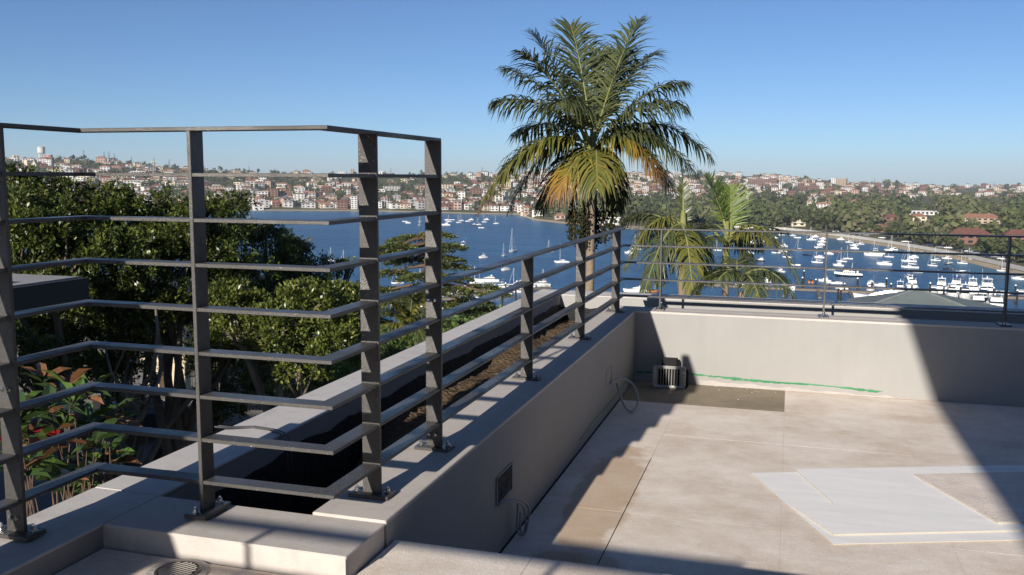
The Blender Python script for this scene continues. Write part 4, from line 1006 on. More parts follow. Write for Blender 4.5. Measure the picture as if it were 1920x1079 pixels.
def make_super(L=24.0):
    t = link('motor_yacht'); B = L*0.25; fr = L*0.11
    h, r = hull_mb(L, B, fr, 0.5, 0.9, 0.5); h.build('hull', GEL, t); deck_mb(r, 0.01).build('deck', GEL, t)
    c = house_mb(-L*0.34, L*0.24, B*0.40, fr, fr+L*0.075, L*0.16, 0.4).build('saloon', GEL, t)
    band_mb(-L*0.34, L*0.24, B*0.40, fr, fr+L*0.075, fr+L*0.024, fr+L*0.058, L*0.16, 0.4, 0.86).build('window', TINT, c)
    f = house_mb(-L*0.30, L*0.04, B*0.34, fr+L*0.075, fr+L*0.12, L*0.10, 0.3).build('flybridge', GEL, t)
    band_mb(-L*0.30, L*0.04, B*0.34, fr+L*0.075, fr+L*0.12, fr+L*0.09, fr+L*0.112, L*0.10, 0.3, 0.86).build('window', TINT, f)
    MB().loft([[(-L*0.2, -B*0.3, fr+L*0.12), (-L*0.16, -B*0.3, fr+L*0.12), (-L*0.16, B*0.3, fr+L*0.12), (-L*0.2, B*0.3, fr+L*0.12)], [(-L*0.24, -B*0.2, fr+L*0.18), (-L*0.21, -B*0.2, fr+L*0.18), (-L*0.21, B*0.2, fr+L*0.18), (-L*0.24, B*0.2, fr+L*0.18)]]).build('radar_arch', GEL, t)
    return t
BP = {}
BUILD = {'s': (lambda: make_sail(10), 10), 'sd': (lambda: make_sail(10, NAVY), 10), 'sb': (lambda: make_sail(10, None, CANV), 10), 'k': (lambda: make_sail(13, None, None, True), 13),
         'm': (lambda: make_motor(11), 11), 'mb': (lambda: make_motor(11, True, None, CANV), 11), 'md': (lambda: make_motor(11, True, NAVY), 11), 'h': (lambda: make_motor(9, False), 9),
         'r': (lambda: make_run(6), 6), 'rd': (lambda: make_run(6, NAVY, NAVY), 6), 'ro': (lambda: make_run(6, ORNG, ORNG), 6), 'c': (make_cat, 11.5), 't': (make_trawler, 15), 'y': (make_super, 24)}
KN = {'s': 'white sailing yacht', 'sd': 'navy-hulled sailing yacht', 'sb': 'blue-covered sailing yacht', 'k': 'two-masted white yacht', 'm': 'white flybridge cruiser', 'mb': 'blue-topped cruiser', 'md': 'navy-hulled cruiser', 'h': 'white hardtop cruiser', 'r': 'small white runabout', 'rd': 'small dark runabout', 'ro': 'small varnished wooden boat', 'c': 'white sailing catamaran', 't': 'dark-hulled trawler yacht', 'y': 'large white motor yacht'}
CAT = {'s': 'yacht', 'k': 'yacht', 'm': 'motorboat', 'h': 'motorboat', 'r': 'motorboat', 'c': 'catamaran', 't': 'motorboat', 'y': 'motor yacht'}
# u, v of the waterline, kind, apparent length in px, bow heading (0 = bow right, 180 = bow left, 90 = bow away, 270 = bow towards us)
BOATS = [
 (1420, 443.5, 's', 11, 170), (1428, 440, 's', 10, 175), (1433, 454, 's', 13, 170), (1408, 457, 'h', 16, 180), (1451, 447, 'm', 13, 190), (1465, 441.5, 'r', 8, 180), (1486, 442.5, 's', 10, 170), (1495, 446.5, 'r', 11, 180),
 (1521, 450.5, 's', 17, 178), (1528, 445, 'm', 12, 180), (1543, 449, 'h', 12, 185), (1541, 454.5, 'm', 12, 180), (1539, 460, 'h', 11, 180), (1534, 464.5, 's', 10, 200), (1497, 470.5, 's', 16, 180), (1468, 472, 's', 16, 175),
 (1455, 475, 'r', 8, 190), (1476, 483, 'sb', 16, 170), (1513, 479.5, 'rd', 15, 170), (1536, 484, 'h', 17, 180), (1532, 493, 's', 20, 172), (1469, 463, 'm', 13, 180), (1405, 476, 'm', 10, 200), (1426, 490, 'md', 15, 185), (1491, 498, 'r', 9, 180), (1462, 510.5, 'm', 18, 165), (1554, 477, 'h', 16, 170), (1556, 506, 'r', 14, 175),
 (1576, 450, 'm', 11, 180), (1592, 455, 's', 13, 175), (1601, 461, 's', 12, 178), (1602, 467, 'm', 13, 180), (1613, 458.5, 's', 13, 172), (1637, 480, 'm', 31, 176), (1640, 474, 'k', 16, 175), (1650, 476.5, 'h', 12, 180), (1667, 482.5, 'sb', 10, 165), (1673, 469, 's', 18, 178), (1658, 497, 'h', 26, 175), (1704, 491, 'k', 25, 178), (1713, 483.5, 'h', 9, 180), (1706, 502.5, 's', 29, 176), (1719, 511, 'r', 14, 178), (1637, 507, 'r', 13, 180), (1590, 486, 'sb', 14, 175), (1578, 491, 's', 18, 170), (1572, 499, 'm', 19, 165), (1590, 519, 't', 47, 186), (1569, 473, 'ro', 10, 180),
 (1748, 499, 's', 12, 160), (1754, 489, 's', 13, 175), (1775, 485.5, 's', 15, 178), (1779, 496.5, 'sd', 15, 172), (1778, 506, 'rd', 15, 172), (1804, 494.5, 's', 16, 172), (1818, 490.5, 'sd', 13, 175), (1803, 512.5, 'h', 14, 180), (1880, 509, 's', 18, 178), (1908, 524, 'h', 17, 170), (1898, 510.5, 'r', 9, 180), (1666, 470, 'r', 6, 180), (1735, 475, 'r', 6, 180),
 (1632, 547, 'm', 16, 268), (1687, 550, 'm', 19, 268), (1709, 543, 'mb', 21, 95), (1704, 523, 'h', 11, 95), (1748, 552, 'h', 20, 270), (1765, 547, 'm', 22, 92), (1784, 559, 'm', 22, 272), (1793, 545, 'mb', 22, 90), (1809, 560, 'm', 22, 268), (1823, 548, 'm', 22, 92), (1848, 551, 'm', 27, 92), (1842, 566, 'md', 24, 268), (1798, 569, 'r', 17, 170), (1831, 578, 'm', 27, 100), (1865, 580, 'm', 29, 100), (1906, 558, 'rd', 24, 165), (1880, 552, 'h', 20, 165), (1916, 550, 'h', 18, 170),
 (1650, 566, 'y', 90, 183), (1651, 537, 'h', 16, 178), (1564, 532, 'r', 28, 178), (1546, 528, 'm', 18, 180), (1578, 542, 'r', 18, 170), (1632, 535, 'h', 12, 90), (1485, 543, 'h', 14, 90), (1473, 540, 'm', 12, 270), (1440, 529, 'm', 14, 95), (1520, 530, 'ro', 10, 90),
 (1200, 452, 's', 13, 172), (1192, 468, 's', 20, 170), (1180, 475.5, 'm', 18, 175), (1190, 548, 'y', 44, 182), (1224, 548, 'ro', 15, 20), (1317, 509, 's', 9, 200), (1344, 522, 'm', 22, 178), (1394, 526, 'm', 20, 175), (1330, 528, 'h', 16, 178), (1390, 536, 'h', 22, 178), (1412, 457, 's', 12, 175), (1345, 470, 's', 12, 172), (1290, 480, 'h', 12, 180),
 (905, 484, 'm', 15, 215), (945, 480.5, 's', 8, 240), (961, 472.5, 's', 12, 250), (947, 507, 'h', 13, 225), (1053, 492.5, 'c', 25, 200), (1030, 473, 's', 10, 215), (1102, 470, 'h', 10, 190), (1100, 508, 'h', 8, 190),
 (759, 416, 'r', 6, 180), (765, 419, 'h', 6, 180), (787, 423, 's', 7, 230), (788, 417, 's', 6, 230), (836, 423, 'm', 16, 178), (842, 416.5, 's', 8, 185), (838, 413.5, 'h', 6, 180), (848, 413, 'r', 6, 180), (860, 418, 's', 8, 195), (865, 414.5, 's', 7, 185), (877, 416, 'h', 7, 200), (883, 413, 'm', 8, 180), (888, 423, 'md', 7, 200), (897, 422, 's', 6, 190), (902, 428, 'r', 5, 180), (908, 417, 's', 10, 180), (912, 412.5, 'm', 9, 185), (868, 468, 'md', 13, 250), (833, 490, 'h', 16, 200), (930, 420, 's', 7, 180),
 (569, 492, 's', 12, 190), (622, 490, 's', 14, 175), (646, 496, 's', 12, 185),
]
# the crowded marina left of the centre, berth by berth
for i in range(9): BOATS.append((868+i*17.5, 548-i*1.6+(i % 2), ['m', 'h', 'm', 'mb', 'm', 'h', 'm', 'm', 'h'][i], 27, 200+(i % 3)*6))
for i in range(8): BOATS.append((890+i*18.0, 566-i*4.2, ['m', 'm', 'h', 'm', 'h', 'm', 'h', 'm'][i], 30, 196+(i % 3)*5))
for i in range(7): BOATS.append((735+i*17.0, 553+(i % 3)*2, ['m', 'h', 'm', 'm', 'h', 'm', 'h'][i], 24, 190+(i % 3)*8))
for i in range(6): BOATS.append((745+i*19.0, 575+(i % 2)*3, ['h', 'm', 'h', 'm', 'm', 'h'][i], 26, 200+(i % 3)*8))
for q in [(892, 532, 'k', 24, 185), (912, 529, 'y', 46, 190), (965, 536, 's', 16, 200), (1020, 538, 's', 16, 200), (745, 532, 'k', 18, 190), (790, 538, 's', 16, 190)]: BOATS.append(q)
counts = {}
def zone_of(u, v):
    if v > 528: row = 'berthed in the marina'
    elif v > 497: row = 'moored just beyond the marina'
    elif v > 465: row = 'moored mid bay'
    else: row = 'moored far out'
    z = 'left of the palm' if u < 1110 else 'between palm and middle post' if u < 1545 else 'right of middle post'
    return row+' '+z
for (u, v, k, lpx, hd) in sorted(BOATS, key=lambda b: b[0]):
    P = atz(u, v, ZW); d = math.hypot(P[0], P[1])
    fn, L0 = BUILD[k]
    a = math.radians(hd); fore = math.hypot(math.cos(a), 0.18*math.sin(a))
    if abs(math.cos(a)) > 0.5: L = lpx*d/FPX/max(0.55, abs(math.cos(a)))
    else: L = lpx*d/FPX/0.36*0.95                       # end-on: the px are its beam
    L = min(L, L0*2.0); L = max(L, 5.0)
    if k not in BP: o = BP[k] = fn()
    else: o = copy_tree(BP[k])
    s = L/L0; o.scale = (s, s, s*(0.9 if s > 1.3 else 1.0))
    o.location = (P[0], P[1], ZW)
    dr = az_dir(u); base = math.atan2(dr[1], dr[0])-math.pi/2
    o.rotation_euler = (0, 0, base+a+random.uniform(-0.08, 0.08))
    key = (KN[k], zone_of(u, v)); n = counts.get(key, 0); counts[key] = n+1
    o['n'] = n
    tag(o, '%s %s, %s from left' % (KN[k], key[1], ordinal(n)), CAT[k[0]], 'boats in the bay')
# --- jetties and piles
def jetty(pts, w, label, z=0.7):
    t = thing('jetty', label, 'jetty')
    P = [atz(u, v, ZW) for u, v in pts]
    for a, b in zip(P, P[1:]):
        a2 = np.array([a[0], a[1]]); b2 = np.array([b[0], b[1]]); L = np.linalg.norm(b2-a2); n = max(1, int(L/6.0)); dd = (b2-a2)/L; nn = np.array([-dd[1], dd[0]])*w/2
        for i in range(n):
            p = a2+dd*(L*i/n+0.04); q = a2+dd*(L*(i+1)/n-0.04)
            mb = MB(); mb.loft([[(p[0]-nn[0], p[1]-nn[1], ZW-0.3), (q[0]-nn[0], q[1]-nn[1], ZW-0.3), (q[0]+nn[0], q[1]+nn[1], ZW-0.3), (p[0]+nn[0], p[1]+nn[1], ZW-0.3)], [(p[0]-nn[0], p[1]-nn[1], ZW+z), (q[0]-nn[0], q[1]-nn[1], ZW+z), (q[0]+nn[0], q[1]+nn[1], ZW+z), (p[0]+nn[0], p[1]+nn[1], ZW+z)]])
            mb.build('deck_section', TIMB, t)
    return t
jetty([(1290, 533), (1420, 541), (1560, 547), (1700, 553), (1960, 562)], 3.2, 'long timber jetty running along the right marina')
jetty([(855, 556), (935, 549), (1030, 541)], 2.6, 'timber jetty through the white cruisers left of centre')
jetty([(720, 566), (800, 563), (860, 562)], 2.6, 'timber jetty half hidden by the cedar')
for i, (a, b) in enumerate([((1533, 546), (1537, 560)), ((1592, 548), (1602, 562)), ((1645, 551), (1656, 564)), ((1757, 556), (1772, 571)), ((1815, 557), (1836, 571)), ((1478, 544), (1470, 557))]):
    jetty([a, b], 1.2, 'short finger pontoon off the right jetty, %s from left' % ordinal([1, 2, 3, 4, 5, 0][i]), 0.5)
def pile(u, v, h, n):
    P = atz(u, v, ZW); t = thing('mooring_pile', 'dark timber mooring pile by the jetties, %s from left' % ordinal(n), 'pile', (P[0], P[1], ZW), 0, 'mooring piles')
    MB().tube([(0, 0, -2), (0, 0, h)], 0.32, 8).build('shaft', PILE, t); MB().lathe([(0.36, h), (0.36, h+0.15), (0.1, h+0.5)], 8).build('cap', GEL, t)
for n, (u, v, h) in enumerate(sorted([(1423, 531, 3), (1452, 536, 4), (1504, 541, 4), (1529, 545, 4), (1555, 546, 3), (1583, 548, 3), (1607, 548, 5), (1634, 549, 4), (1661, 551, 5.5), (1670, 551, 3.5), (1709, 554, 4), (1743, 555, 4.5), (1769, 557, 4), (1800, 559, 4), (1835, 561, 4), (1862, 562, 4), (1903, 557, 4), (1906, 573, 5), (1571, 562, 4), (1576, 565, 4), (1507, 527, 4), (905, 562, 4), (928, 557, 4), (948, 553, 4), (969, 549, 4), (988, 546, 4), (870, 563, 4), (942, 572, 5), (967, 566, 5)])): pile(u, v, h, n)
# --- white ferry wharf building, and the seawall with cars on the right shore
P = atz(1134, 427, ZW); dr = az_dir(1134); fw_ = thing('ferry_building', 'white ferry wharf building on piles left of the palms', 'building', (P[0], P[1], ZW), math.atan2(dr[1], dr[0])-math.pi/2)
MB().box(-13, 12, -5, 7, 2.6, 8.2).build('wall', WM['white'], fw_); MB().box(-14, 13, -6, 8, 8.2, 8.8).build('roof', FRAMEM, fw_); MB().box(-15, 14, -8, 9, 1.9, 2.6).build('deck', TIMB, fw_)
for i in range(8):
    MB().tube([(-13+3.6*i, -7, -2), (-13+3.6*i, -7, 1.9)], 0.35, 6).build('pile', PILE, fw_)
    if i < 6: window(fw_, -10.5+3.9*i, -5, 4.0, 2.4, 2.4)
SEAW = mat('sea_wall_stone', srgb(196, 192, 184), 0.9, 0.1, 0.08, 0.2)
sw = thing('sea_wall', 'pale stone sea wall along the right shore', 'sea wall')
uu = list(np.arange(1380, 2100, 14)); prev = None
for u in uu:
    dr = az_dir(u); d = shore_d(u)+8
    p = (dr[0]*d, dr[1]*d); q = (dr[0]*(d+1.2), dr[1]*(d+1.2))
    if prev:
        z0 = ZW-0.5; z1 = ZW+3.2
        a, b = prev; MB().loft([[(a[0], a[1], z0), (p[0], p[1], z0), (q[0], q[1], z0), (b[0], b[1], z0)], [(a[0], a[1], z1), (p[0], p[1], z1), (q[0], q[1], z1), (b[0], b[1], z1)]]).build('wall_length', SEAW, sw)
    prev = (p, q)
PAINT = {'black': mat('car_black', (0.015, 0.015, 0.017), 0.25, 0.5), 'white': mat('car_white', srgb(228, 228, 226), 0.3, 0.5), 'silver': mat('car_silver', srgb(160, 163, 168), 0.3, 0.5, metal=0.5), 'blue': mat('car_blue', srgb(36, 54, 96), 0.3, 0.5), 'red': mat('car_red', srgb(140, 28, 24), 0.3, 0.5)}
TYRE = mat('tyre_rubber', (0.015, 0.015, 0.015), 0.8, 0.2); RIMM = mat('alloy_rim', srgb(170, 170, 172), 0.3, 0.5, metal=0.8)
def make_car(col):
    t = link('parked_car')
    prof = [(-2.15, 0.35), (-2.2, 0.75), (-2.05, 0.92), (-1.0, 0.98), (0.9, 0.95), (2.0, 0.82), (2.2, 0.6), (2.15, 0.32)]
    MB().loft([[(x, -0.88, z) for x, z in prof], [(x, 0.88, z) for x, z in prof]]).build('body', PAINT[col], t)
    cab = [(-1.75, 0.95), (-1.25, 1.42), (0.2, 1.46), (1.05, 0.96)]
    g = MB().loft([[(x, -0.80+(0.12 if z > 1 else 0), z) for x, z in cab], [(x, 0.80-(0.12 if z > 1 else 0), z) for x, z in cab]]).build('cabin_glass', TINT, t)
    MB().loft([[(-1.2, -0.67, 1.43), (0.2, -0.67, 1.47), (0.2, -0.67, 1.5), (-1.2, -0.67, 1.47)], [(-1.2, 0.67, 1.43), (0.2, 0.67, 1.47), (0.2, 0.67, 1.5), (-1.2, 0.67, 1.47)]]).build('roof', PAINT[col], t)
    for x in (-1.35, 1.35):
        for y in (-0.82, 0.82):
            w = MB().lathe([(0.32, -0.1), (0.33, 0), (0.32, 0.1)], 14).build('wheel', TYRE, t, (x, y, 0.33)); w.rotation_euler = (math.pi/2, 0, 0)
            MB().lathe([(0.21, 0), (0.2, 0.115), (0.06, 0.12)], 12).build('rim', RIMM, w, (0, 0, 0))
            r = MB().lathe([(0.06, -0.12), (0.2, -0.115), (0.21, 0)], 12).build('rim', RIMM, w, (0, 0, 0))
    for y in (-0.6, 0.6): MB().box(2.13, 2.19, y-0.2, y+0.2, 0.6, 0.72).build('headlight', GEL, t)
    return t
CP = {}
def put_car(col, loc, rz, label, group=None):
    if col not in CP: o = CP[col] = make_car(col)
    else: o = copy_tree(CP[col])
    o.location = loc; o.rotation_euler = (0, 0, rz); return tag(o, label, 'car', group)
for i, u in enumerate([1560, 1572, 1581, 1596, 1612, 1630, 1660, 1672, 1689, 1704, 1718, 1735, 1752, 1770, 1786, 1800, 1815, 1826, 1838, 1850, 1862, 1878, 1890, 1905]):
    d = shore_d(u)+24+random.uniform(0, 5); dr = az_dir(u); c = ['black', 'white', 'silver', 'black', 'blue', 'silver', 'white', 'black'][i % 8]
    put_car(c, (dr[0]*d, dr[1]*d, hill_z(u, d)), math.atan2(dr[1], dr[0])+random.choice([1.2, 1.35, 1.3]), '%s car parked behind the right sea wall, %s from left' % (c, ordinal(i)), 'cars parked on the esplanade')
# --- grey hipped roof of the house below, beyond the parapet
HR = mat('slate_grey_roof', srgb(112, 120, 118), 0.75, 0.2, 0.10, 0.6, bump=0.3, bscale=6)
d = 70.0; c = atd(1720, 545, d); dr = az_dir(1720); lh = thing('house', 'house with slate grey hipped roof below the far parapet', 'house', (c[0], c[1], c[2]), math.atan2(dr[1], dr[0])-math.pi/2)
z1 = -1.55
mb = MB(); A = [(-4.9, -4.6), (5.9, -4.6), (5.9, 6), (-4.9, 6)]
ap = (0, 0.6, 0)
E_ = [(x, y, z1) for x, y in A]
for i in range(4): mb.face([E_[i], E_[(i+1) % 4], ap])
mb.face([(x, y, z1-0.02) for x, y in reversed(A)])
rf = mb.build('roof', HR, lh)
MB().tube([(5.9, -4.6, z1+0.05), (0, 0.6, 0.04)], 0.11, 6).build('ridge_cap', HR, rf); MB().tube([(-4.9, -4.6, z1+0.05), (0, 0.6, 0.04)], 0.11, 6).build('ridge_cap', HR, rf)
MB().box(-4.4, 5.4, -4.1, 5.5, z1-9, z1-0.05).build('wall', WALLM, lh)
for x in (-3, 0, 3): window(lh, x, -4.1, z1-2.4, 1.4, 1.4)
# ================================================================== near vegetation
FICUS = leaf_mat('fig_leaves', [srgb(41, 51, 25), srgb(63, 75, 33), srgb(90, 101, 43), srgb(118, 125, 58), srgb(144, 144, 80)], 0.36, 0.5, 0.2)
FBARK = mat('fig_bark', srgb(112, 102, 90), 0.9, 0.15, 0.25, 3, bump=0.5, bscale=14)
def unit(a): return a/np.maximum(1e-9, np.linalg.norm(a, axis=1))[:, None]
def leaves(P, D, length, width, rng, jitter=0.35):
    """one kite-shaped leaf per row: P base point, D direction"""
    n = len(P); D = unit(D+rng.normal(0, jitter, (n, 3))); up = np.tile(np.array([0, 0, 1.0]), (n, 1))+rng.normal(0, 0.5, (n, 3))
    S = unit(np.cross(D, up)); L = length*rng.uniform(0.7, 1.25, (n, 1)); W = width*rng.uniform(0.8, 1.2, (n, 1)); Nn = np.cross(S, D)
    V = np.stack([P, P+D*L*0.5+S*W*0.5+Nn*L*0.06, P+D*L-Nn*L*0.08, P+D*L*0.5-S*W*0.5+Nn*L*0.06], 1)
    return V.reshape(-1, 3)
def lobe_clusters(c, r, n, rng, squash=0.8, inner=0.25):
    """cluster centres on the bumpy shell of a lobe"""
    d = unit(rng.normal(0, 1, (n, 3))); d[:, 2] = np.where(d[:, 2] < -0.35, -d[:, 2]*0.6, d[:, 2]); d = unit(d)
    bump = 1+0.18*np.sin(5*d[:, 0]+3*d[:, 1]+c[0])+0.14*np.sin(7*d[:, 2]+4*d[:, 1]+c[1])
    ns = int(9+16*r*r); sd = unit(rng.normal(0, 1, (ns, 3))); sd[:, 2] = np.where(sd[:, 2] < -0.45, -sd[:, 2], sd[:, 2])
    sc = np.array(c)+sd*r*np.array([1, 1, squash])*rng.uniform(0.55, 1.0, (ns, 1)); sr = rng.uniform(0.16, 0.30, ns)*min(1.25, 0.6+0.4*r)
    k = rng.integers(0, ns, n); e = unit(rng.normal(0, 1, (n, 3))+np.array([0, 0, 0.45])); P = sc[k]+e*sr[k][:, None]*np.array([1.15, 1.15, 0.8])*rng.uniform(0.7, 1.08, (n, 1))
    return P, unit(e*0.8+sd[k]*0.4)
def leafy_tree(name, label, base, lobes, leaf=(0.082, 0.038), per=22, dens=74, seed=1, material=None, limbs=True, bark=None, trunk_r=0.28, cat='tree', group=None, tone=0.0):
    rng = np.random.default_rng(seed); Vs = []; R = []
    t = thing(name, label, cat, tuple(base), 0, group)
    base = np.array(base)
    ends = []
    for (c, r) in lobes:
        n = int(dens*r*r*4)
        P, D = lobe_clusters(c, r, n, rng)
        ends.append((np.array(c), r, P[rng.integers(0, n, 5)]))
        k = per
        PP = np.repeat(P, k, 0); DD = np.repeat(D, k, 0); m = len(PP)
        spread = rng.normal(0, 1, (m, 3)); spread[:, 2] += 0.35
        DD = unit(DD*0.55+spread*0.75)
        PP = PP+DD*rng.uniform(0.0, 0.06, (m, 1))+rng.normal(0, 0.035, (m, 3))
        Vs.append(leaves(PP, DD, leaf[0], leaf[1], rng)); R.append(np.clip(np.repeat(rng.normal(0.42, 0.13, n), k)+rng.normal(0, 0.1, m)+tone, 0, 1))
    V = np.concatenate(Vs)-base; F = np.arange(len(V)).reshape(-1, 4)
    o = link('crown', np_mesh('crown', V, F, material or FICUS, np.concatenate(R)), t); o['kind'] = 'stuff'
    if limbs:
        b = bark or FBARK
        cs = np.array([c for c, _ in lobes]); cen = cs.mean(0)
        fork = base+(cen-base)*np.array([0.35, 0.35, 0.45])
        MB().tube([(0, 0, -0.5), tuple((fork-base)*0.5+np.array([0.1, 0.05, 0])), tuple(fork-base)], [trunk_r*1.25, trunk_r, trunk_r*0.8], 8).build('trunk', b, t, smooth=True)
        for jj, (c, r, E) in enumerate(ends):
            if jj % 2 and limbs != 'all': continue
            a = fork-base; z = c-base; mid = a*0.5+z*0.5+np.array([rng.normal(0, 0.3), rng.normal(0, 0.3), -0.25*abs(z[2]-a[2])])
            mb = MB(); q1 = a*0.25+mid*0.5+z*0.25
            mb.tube([tuple(a), tuple(a*0.5+mid*0.5+rng.normal(0, 0.1, 3)), tuple(q1+rng.normal(0, 0.08, 3)), tuple(mid*0.3+z*0.7), tuple(z)], [trunk_r*0.42, trunk_r*0.36, trunk_r*0.28, trunk_r*0.2, trunk_r*0.11], 6)
            for e in E:
                e = e-base; mb.tube([tuple(z*0.75+mid*0.25), tuple((z+e)*0.5+rng.normal(0, 0.12, 3)), tuple(e)], [trunk_r*0.12, trunk_r*0.08, trunk_r*0.04], 5)
            mb.build('limb', b, t, smooth=True)
    return t
def LB(u, v, d, r): return (atd(u, v, d), r)
# --- the fig trees on the left
g1 = [LB(*q) for q in [(55, 428, 17.5, 0.85), (140, 436, 18, 0.9), (75, 490, 16.8, 0.95), (165, 510, 17, 1.0), (222, 414, 18.5, 0.6), (60, 570, 16.5, 0.8), (20, 450, 17, 0.8), (95, 362, 18.2, 0.28), (22, 352, 18, 0.42), (-40, 450, 17.5, 1.0), (208, 362, 18.6, 0.25), (150, 370, 18.4, 0.2)]]
gb = atd(150, 700, 17.6); leafy_tree('fig_tree', 'broad dark fig tree at the left edge, tallest behind the screen', (gb[0], gb[1], -8.8), g1, seed=1)
g2 = [LB(*q) for q in [(300, 455, 18.5, 1.0), (370, 440, 19, 0.85), (405, 405, 19.5, 0.5), (448, 398, 19.8, 0.28), (430, 480, 19, 0.85), (260, 500, 18, 0.9), (345, 530, 18, 1.0), (440, 545, 18.6, 0.85), (250, 440, 18.6, 0.7), (330, 395, 19.5, 0.4), (290, 400, 19.2, 0.3)]]
gb = atd(330, 720, 18.4); leafy_tree('fig_tree', 'fig tree with pale limbs right behind the single front post', (gb[0], gb[1], -8.8), g2, seed=2)
g3 = [LB(*q) for q in [(495, 475, 21, 0.75), (470, 450, 21, 0.5), (545, 490, 22, 0.6), (520, 530, 21, 0.8), (585, 525, 22, 0.6), (622, 512, 23, 0.38), (650, 508, 23.5, 0.25), (480, 540, 20, 0.7), (555, 470, 22.5, 0.35), (600, 560, 21, 0.7)]]
gb = atd(520, 720, 21.5); leafy_tree('fig_tree', 'smaller fig tree sloping down towards the water', (gb[0], gb[1], -9.0), g3, seed=3)
g4 = [LB(*q) for q in [(560, 600, 16.5, 0.8), (620, 605, 16.8, 0.7), (520, 640, 16, 0.7), (600, 660, 16, 0.7), (460, 620, 16.5, 0.7), (650, 640, 16.5, 0.5), (560, 690, 15.6, 0.5), (650, 565, 17.5, 0.4), (425, 580, 16.5, 0.5)]]
gb = atd(560, 800, 16.3); leafy_tree('fig_tree', 'bright sunlit fig tree low in front of the corner post', (gb[0], gb[1], -8.8), g4, seed=4, tone=0.12)
# dark undergrowth below the figs
DARKL = leaf_mat('shade_leaves', [srgb(30, 40, 22), srgb(44, 58, 28), srgb(60, 76, 36)], 0.5, 0.3, 0.15)
g5 = [LB(*q) for q in [(60, 640, 24, 1.3), (150, 600, 25, 1.5), (240, 640, 26, 1.2), (370, 640, 26, 1.3), (440, 700, 22, 0.9), (130, 720, 22, 1.0), (420, 770, 18, 0.5), (500, 740, 18, 0.5), (90, 600, 18, 0.8), (190, 590, 18.5, 0.9), (290, 610, 19, 0.8), (390, 610, 18.5, 0.8), (225, 720, 18, 0.6), (120, 680, 17.5, 0.7), (440, 660, 17, 0.6), (490, 690, 17, 0.6), (40, 700, 16, 0.7), (200, 650, 18, 0.7), (150, 560, 17.5, 0.7), (260, 570, 17.8, 0.7), (330, 600, 18, 0.6), (400, 690, 17.5, 0.5), (470, 610, 17.5, 0.6)]]
gb = atd(250, 760, 25); leafy_tree('understorey_tree', 'shaded small tree filling the dark gap under the figs', (gb[0], gb[1], -8.9), g5, (0.085, 0.042), 16, 80, 5, FICUS, True, trunk_r=0.2)
# bare twisting limbs seen under the crowns
rng = np.random.default_rng(8); tb = atd(180, 760, 15.5)
tw = thing('bare_limbed_tree', 'leafless twisting grey limbs low in the shade beside the shrub', 'tree', (tb[0], tb[1], -8.7))
trk = MB(); trk.tube([(0, 0, -0.5), (0.1, 0.2, 2.5), (0.0, 0.1, 4.4)], [0.26, 0.2, 0.16], 8); trk.build('trunk', FBARK, tw, smooth=True)
for k in range(7):
    e = atd(110+rng.uniform(-20, 260), 590+rng.uniform(-30, 130), rng.uniform(15, 18))-np.array([tb[0], tb[1], -8.7])
    a = np.array([0, 0.1, 3.2+rng.uniform(0, 1.2)]); p = [a+(e-a)*s+np.array([rng.normal(0, 0.22), rng.normal(0, 0.22), rng.normal(0, 0.16)])*(1 if 0 < s < 1 else 0) for s in (0, 0.2, 0.4, 0.6, 0.8, 1)]
    mb = MB(); mb.tube([tuple(q) for q in p], [0.10, 0.085, 0.07, 0.055, 0.04, 0.02], 6)
    for j in (2, 3, 4):
        f = p[j]+rng.normal(0, 0.5, 3)+np.array([0, 0, 0.3]); mb.tube([tuple(p[j]), tuple((p[j]+f)/2+rng.normal(0, 0.08, 3)), tuple(f)], [0.035, 0.025, 0.01], 5)
    mb.build('limb', FBARK, tw, smooth=True)
